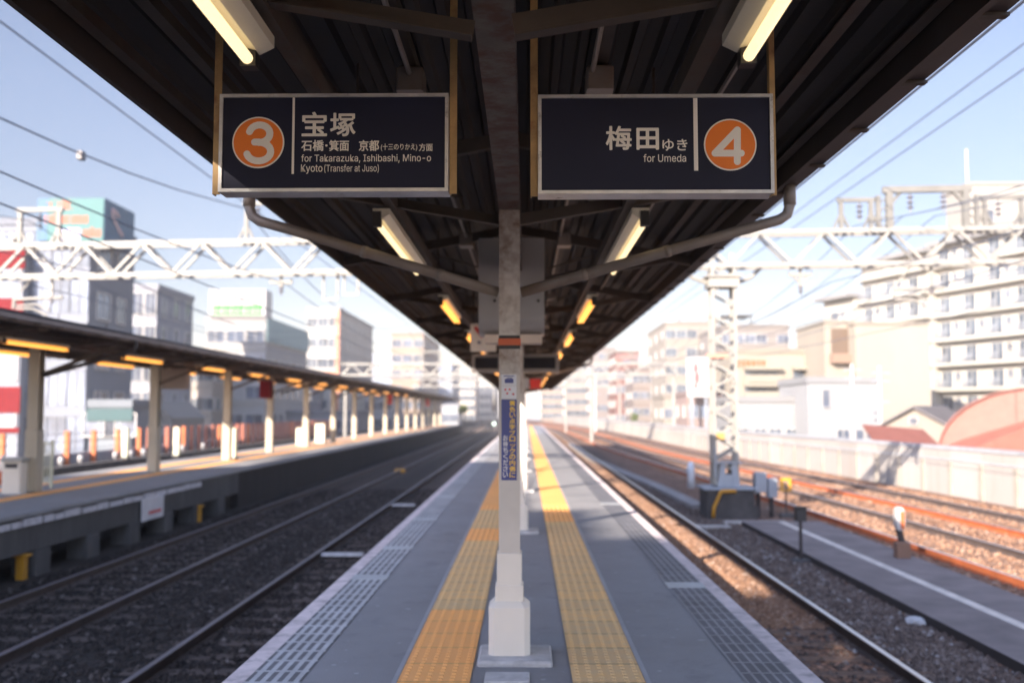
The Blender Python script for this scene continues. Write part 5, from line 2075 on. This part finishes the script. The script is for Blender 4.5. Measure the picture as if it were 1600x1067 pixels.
t, w, H = building('house', 'pink tinted house under the tall white signboard', 'house', 1074, 1148, 618, 108, 9, (0.68, 0.50, 0.45), 2, 4, (1.0, 1.3), 'blue', side=2)
p0, p1 = at(1074, 620, Y=106), at(1110, 558, Y=106)
t = thing('roadside_signboard', 'tall white signboard with a red vertical mark left of the mast', 'signboard', (p0.x, 106, p0.z))
bw, bh = p1.x - p0.x, p1.z - p0.z
MB().box(0, bw, 0, .4, 0, bh).build('board', M['cabinet'], t)
m = MB()
m.box(bw * .30, bw * .44, -.05, -.004, bh * .62, bh * .84)
m.box(bw * .34, bw * .50, -.05, -.004, bh * .36, bh * .60)
m.box(bw * .30, bw * .42, -.05, -.004, bh * .22, bh * .34)
m.build('red_mark', M['stickred'], t)
m = MB()
for x in (bw * .2, bw * .8):
    m.box(x - .12, x + .12, .1, .3, GZ - p0.z, 0)
m.build('leg', M['galvgrey'], t)
t, w, H = building('retail_building', 'cream building with deep openings and orange lettering on its top', 'building', 1146, 1338, 552, 104, 14, (0.72, 0.64, 0.50), 0, 0)
for (xa, xb, ya, yb) in ((1164, 1215, 578, 596), (1164, 1215, 604, 622), (1240, 1256, 578, 612)):
    a, b = at(xa, yb, Y=104), at(xb, ya, Y=104)
    cx = (a.x + b.x) / 2 - t.location.x
    m = MB().box(cx - (b.x - a.x) / 2, cx + (b.x - a.x) / 2, -.012, -.004, a.z - GZ, b.z - GZ)
    hw_ = (b.x - a.x) / 2
    o = m.build('opening', M['glass'], t)
    m = MB().box(cx - hw_ - .15, cx + hw_ + .15, -1.0, -.004, b.z - GZ + .01, b.z - GZ + .35)
    m.box(cx - hw_ - .15, cx + hw_ + .15, -.95, -.75, a.z - GZ - .1, a.z - GZ + .65)
    m.build('balcony', wallmat((0.72, 0.64, 0.50)), t)
for xa in (1278, 1314):
    p = at(xa, 589, Y=104)
    put_window(t, 1.5, .5, 'dark', (p.x - t.location.x, 0, p.z - GZ))
m = MB()
rg = random.Random(3)
for i in range(6):
    a, b = at(1150 + i * 8, 575, Y=104), at(1150 + i * 8 + 6.4, 563, Y=104)
    x0_, x1_ = a.x - t.location.x, b.x - t.location.x
    z0_, z1_ = a.z - GZ, b.z - GZ
    th = (x1_ - x0_) * .26
    m.box(x0_, x1_, -.10, -.004, z1_ - th, z1_)
    m.box(x0_ + (x1_ - x0_) * rg.uniform(.1, .5), x0_ + (x1_ - x0_) * rg.uniform(.6, .9), -.10, -.004, z0_, z1_ - th - .005)
    if rg.random() < .7:
        m.box(x0_, x1_, -.11, -.101, (z0_ + z1_) / 2 - th / 2, (z0_ + z1_) / 2 + th / 2)
m.build('orange_lettering', paint('orange_letters', (0.42, 0.075, 0.015), 0.6), t)
t, w, H = building('house', 'white low building with small windows right behind the boundary wall', 'building', 1146, 1292, 628, 84, 8, (0.66, 0.66, 0.66), 0, 0)
for xa in (1160, 1188, 1212, 1238, 1262):
    p = at(xa, 684, Y=84)
    put_window(t, 1.0, .75, 'grey', (p.x - t.location.x, 0, p.z - GZ))
t, w, H = building('house', 'white two storey house with one dark slit window', 'house', 1262, 1378, 598, 80, 9, (0.68, 0.69, 0.70), 0, 0)
for xa, ya, ws in ((1291, 636, (.6, 1.4)), (1318, 687, (1.0, .8)), (1362, 686, (1.1, .9)), (1345, 687, (.8, .8))):
    p = at(xa, ya, Y=80)
    put_window(t, *ws, 'dark', (p.x - t.location.x, 0, p.z - GZ))
t, w, H = building('apartment_building', 'blank cream end wall building in front of the balconied apartments', 'building', 1336, 1452, 507, 95, 14, (0.76, 0.67, 0.54), 0, 0, parapet=.25)
a, b = at(1296, 560, Y=96), at(1336, 507, Y=96)
t, w, H = building('apartment_building', 'narrow cream block with a deep brown loggia', 'building', 1288, 1334, 505, 97, 10, (0.74, 0.65, 0.52), 0, 0, parapet=.3)
m = MB().box(-.8, .9, -.012, -.004, H - 3.6, H - .5)
m.build('loggia', wallmat((0.30, 0.20, 0.13)), t)
MB().box(-1.0, 1.1, -.9, -.004, H - 3.9, H - 3.0).build('parapet', wallmat((0.62, 0.40, 0.28)), t)

# ---- the big balconied apartments
def apartments(label, P, Q, wings, fl, z0s, depth=12):
    P, Q = Vector(P), Vector(Q)
    d = Q - P
    Lf = d.length
    rz = math.atan2(d.y, d.x)
    t = thing('apartment_building', label, 'building', (P.x, P.y, GZ), rz)
    cream, slab_m = wallmat((1.10, 1.02, 0.86)), wallmat((1.0, 0.94, 0.80))
    rail = MB().box(-.85, .85, -.78, -.70, 0, 1.0)
    rail = MB()
    for i in range(9):
        rail.box(-.85 + i * .2, -.80 + i * .2, -.78, -.73, .05, .98)
    rail.box(-.9, .9, -.79, -.72, .98, 1.05)
    rail.box(-.9, .9, -.79, -.72, 0, .05)
    rail_me = rail.mesh('railing', M['galvgrey'])
    rg = random.Random(21)
    for (fa, fb, top, off) in wings:
        x0, x1 = fa * Lf, fb * Lf
        wg = MB().box(x0, x1, off, depth, 0, top - GZ).build('wing', cream, t)
        m = MB().box(x0 - .4, x1 + .4, off - 1.3, depth, top - GZ + .004, top - GZ + .5)
        m.build('roof_slab', wallmat((0.55, 0.54, 0.53)), wg)
        z = z0s
        while z < top - 1.0:
            if z > -3:
                m = MB().box(x0, x1, off - .95, off - .004, z - GZ - .18, z - GZ + .02)
                m.box(x0, x1, off - .95, off - .88, z - GZ + .021, z - GZ + .22)
                m.build('balcony_slab', slab_m, wg)
                if z + fl < top + .8:
                    n = max(1, int((x1 - x0) / 3.5))
                    for i in range(n):
                        xc = x0 + (x1 - x0) * (i + .5) / n
                        share(win_mesh(1.6, 1.95, 'door'), 'window', wg, (xc - .75, off, z - GZ + .1))
                        share(rail_me, 'railing', wg, (xc - .75, off - .10, z - GZ + .03))
                        if rg.random() < .8:
                            share(win_mesh(.85, .8, 'dark'), 'window', wg, (xc + .95, off, z - GZ + 1.15))
            z += fl
    return t


Pf, Pn = at(1290, 600, Y=132), at(1660, 600, Y=96)
LW = [(0.0, 0.17, at(1300, 470, Y=130).z, 0.0), (0.17, 0.50, at(1390, 408, Y=121).z, 1.2), (0.50, 1.0, at(1520, 372, Y=108).z, 2.2)]
apartments('huge cream apartment block with stepped roofs and rows of balconies', (Pf.x, Pf.y, 0), (Pn.x, Pn.y, 0), LW, 2.8, -4.35, 14)
p0, p1 = at(1541, 372, Y=108), at(1632, 276, Y=108)
t = thing('rooftop_tower', 'white rooftop stair tower with an antenna pole above the apartments', 'tower', (p0.x, 112, p0.z - 1.5))
MB().box(0, p1.x - p0.x, 0, 6, 0, p1.z - p0.z + 1.5).build('wall', wallmat((0.78, 0.74, 0.66)), t)
m = MB().box(-.2, p1.x - p0.x + .2, -.2, 6.2, p1.z - p0.z + 1.504, p1.z - p0.z + 1.8)
m.build('roof', wallmat((0.7, 0.67, 0.6)), t)
pa = at(1546, 215, Y=108)
MB().tube([(.4, 1, p1.z - p0.z + 1.8), (.4, 1, pa.z - p0.z + 1.5)], .11, 6).build('antenna', M['cabinet'], t)
put_window(t, .8, 1.4, 'dark', (2.4, 0, 4.0))

# ---- house with a gable, red roofs
p = at(1430, 655, Y=70)
rzh = R(-38)
t = thing('house', 'cream gabled house with a dark slate roof beside the red roofed hall', 'house', (p.x, p.y, GZ), rzh)
zr2, ze2 = at(1418, 637, Y=70).z - GZ, at(1418, 668, Y=70).z - GZ
hw_ = 2.5
MB().prism([(-hw_, 0), (hw_, 0), (hw_, ze2), (0, zr2 - .12), (-hw_, ze2)], 0, 7).build('wall', wallmat((0.66, 0.57, 0.47)), t)
m = MB()
for s in (-1, 1):
    a = [(s * (hw_ + .4), ze2 - .22), (0, zr2 - .0), (0, zr2 + .14), (s * (hw_ + .4), ze2 - .08)]
    m.prism(a if s < 0 else a[::-1], -.4, 7.4)
m.build('roof', paint('slate', (0.10, 0.09, 0.09), 0.7), t)
put_window(t, .55, .45, 'dark', (-.1, 0, ze2 + .25))
p = at(1420, 700, Y=62)
t = thing('shed', 'low shed with a brown red lean-to roof in front of the gabled house', 'shed', (p.x, 62, GZ))
zt_ = at(1400, 668, Y=62).z - GZ
MB().box(-1.6, 1.9, 0, 3, 0, zt_ - 1.1).build('wall', wallmat((0.5, 0.42, 0.36)), t)
MB().hexa([(-1.8, -.3, zt_ - 1.5), (2.1, -.3, zt_ - 1.5), (2.1, 3, zt_ - .3), (-1.8, 3, zt_ + .02),
           (-1.8, -.3, zt_ - 1.35), (2.1, -.3, zt_ - 1.35), (2.1, 3, zt_ - .15), (-1.8, 3, zt_ + .17)]).build('roof', paint('brown_red_roof', (0.16, 0.055, 0.04), 0.7), t)
pc0, pc1 = at(1464, 700, Y=58), at(1600, 606, Y=58)
rad = (pc1.x - pc0.x) * 1.02
t = thing('hall', 'arched hall with a faded red curved roof at the right picture edge', 'building', (pc0.x + rad * cos(R(-34)), 58 + rad * sin(R(-34)), GZ), R(-34))
zc = pc0.z - GZ - .3
hh = pc1.z - pc0.z + .3
arc_ = [(rad * cos(R(a)), zc + hh * sin(R(a))) for a in range(0, 181, 9)]
MB().prism([(-rad * .985, 0), (rad * .985, 0)] + [(x * .985, zc + (z - zc) * .985) for x, z in arc_], .25, 16).build('wall', paint('faded_red', (0.24, 0.098, 0.075), 0.7, var=.12), t)
outer = arc_
inner = [(x * .985, zc + (z - zc) * .985) for x, z in arc_]
m = MB()
for i in range(len(arc_) - 1):
    m.prism([inner[i], outer[i], outer[i + 1], inner[i + 1]], 0, 16.2)
m.build('roof', paint('red_roof', (0.24, 0.095, 0.072), 0.6, var=.12), t)
m = MB()
for k in (-.2, .35):
    x = rad * k
    ztop = zc + hh * .98 * math.sqrt(max(0, 1 - k * k))
    m.box(x - .05, x + .05, .20, .246, zc, ztop)
m.build('seam', wallmat((0.55, 0.24, 0.19)), t)
p = at(1545, 700, Y=54)
t = thing('shed', 'lower red sheet roof sloping in front of the arched hall', 'shed', (p.x, 54, GZ))
a, b, c = at(1490, 712, Y=54), at(1606, 652, Y=54), at(1640, 652, Y=54)
MB().hexa([(a.x - p.x, 0, a.z - GZ - .9), (c.x - p.x, 0, a.z - GZ - .9), (c.x - p.x, 3.4, a.z - GZ - .9), (a.x - p.x, 3.4, a.z - GZ - .9),
           (a.x - p.x, 0, a.z - GZ), (c.x - p.x, 0, b.z - GZ), (c.x - p.x, 3.4, b.z - GZ), (a.x - p.x, 3.4, a.z - GZ)]).build('roof', paint('bright_red_roof', (0.26, 0.085, 0.058), 0.65, var=.15), t)
MB().box(a.x - p.x + .2, c.x - p.x - .2, .2, 3.2, 0, a.z - GZ - .904).build('wall', wallmat((0.22, 0.27, 0.22)), t)

# utility poles
for (xx, yt, Y, lab) in ((1331, 568, 74, 'thin utility pole with crossbars in front of the blank cream wall, left of two'), (1374, 572, 72, 'thin utility pole with crossbars in front of the blank cream wall, right of two'),
                         (930, 585, 130, 'pale utility pole standing beyond the far white masts')):
    p = at(xx, yt, Y=Y)
    t = thing('utility_pole', lab, 'pole', (p.x, Y, GZ))
    h = p.z - GZ
    MB().tube([(0, 0, 0), (0, 0, h)], [.17, .11], 8).build('shaft', paint('pole_grey', (0.42, 0.40, 0.37), 0.8), t)
    m = MB()
    for dz in (.5, 1.1, 2.6):
        m.box(-.65, .65, -.17, -.11, h - dz, h - dz + .08)
    m.build('crossbar', M['galvgrey'], t)
    m = MB()
    for dz in (.5, 1.1):
        for x in (-.55, -.25, .25, .55):
            m.lathe([(.03, 0), (.05, .06), (.03, .14)], (x, -.14, h - dz + .08), 6)
    m.build('insulator', M['insul'], t)

# unseen buildings added behind the camera, shaped to cast the near platform's shade
for (ya, yb, zt_, lab) in ((-75, -27, 20.3, 'tall grey unseen building added behind the left tracks to shade the near platform'),
                           (-26.9, -22.6, 19.8, 'narrow grey unseen block added between the two shade buildings'),
                           (-22.5, -5.2, 18.9, 'lower grey unseen building added beside the left tracks to shade the platform')):
    t, w, H = building('unseen_shade_building', lab, 'building', 0, 100, 500, 100, yb - ya, (0.45, 0.43, 0.40), zt=zt_)
    t.location = (-26 - w / 2, ya, GZ)
    if ya == -75:  # added rooftop boxes, gap between them shaped to steer the sun patches
        MB().box(-w / 2 + .3, w / 2, 46.4, 47.7, H + .52, 26.95).build('rooftop_shade_block', wallmat((0.4, 0.38, 0.36)), t)
        MB().box(-w / 2 + .3, w / 2, 43.8, 46.38, H + .52, 27.6).build('rooftop_shade_block', wallmat((0.4, 0.38, 0.36)), t)
        MB().box(-w / 2 + .3, w / 2, 3, 42.4, H + .52, 27.8).build('rooftop_shade_block', wallmat((0.4, 0.38, 0.36)), t)
    for r in range(5):
        for c in range(max(1, int((yb - ya) / 5))):
            put_window(t, 1.8, 1.4, 'grey', (w / 2, 2.2 + 5 * c, H - 3.2 * (r + 1)), R(90))

# ---- the air: thin bright haze that pales everything far away
hz, hnt, hbs = nodes_of('haze_air')
hnt.nodes.remove(hbs)
vol = hnt.nodes.new('ShaderNodeVolumePrincipled')
vol.inputs['Color'].default_value = (0.97, 0.93, 0.91, 1)
vol.inputs['Density'].default_value = 0.0007
vol.inputs['Anisotropy'].default_value = 0.0
hnt.links.new(vol.outputs[0], hnt.nodes['Material Output'].inputs['Volume'])
o = MB().box(-1300, 1300, -300, 1600, -7, 34).build('haze', hz)
tag(o, 'thin pale haze that fades the far buildings and tracks', 'haze', kind='stuff')
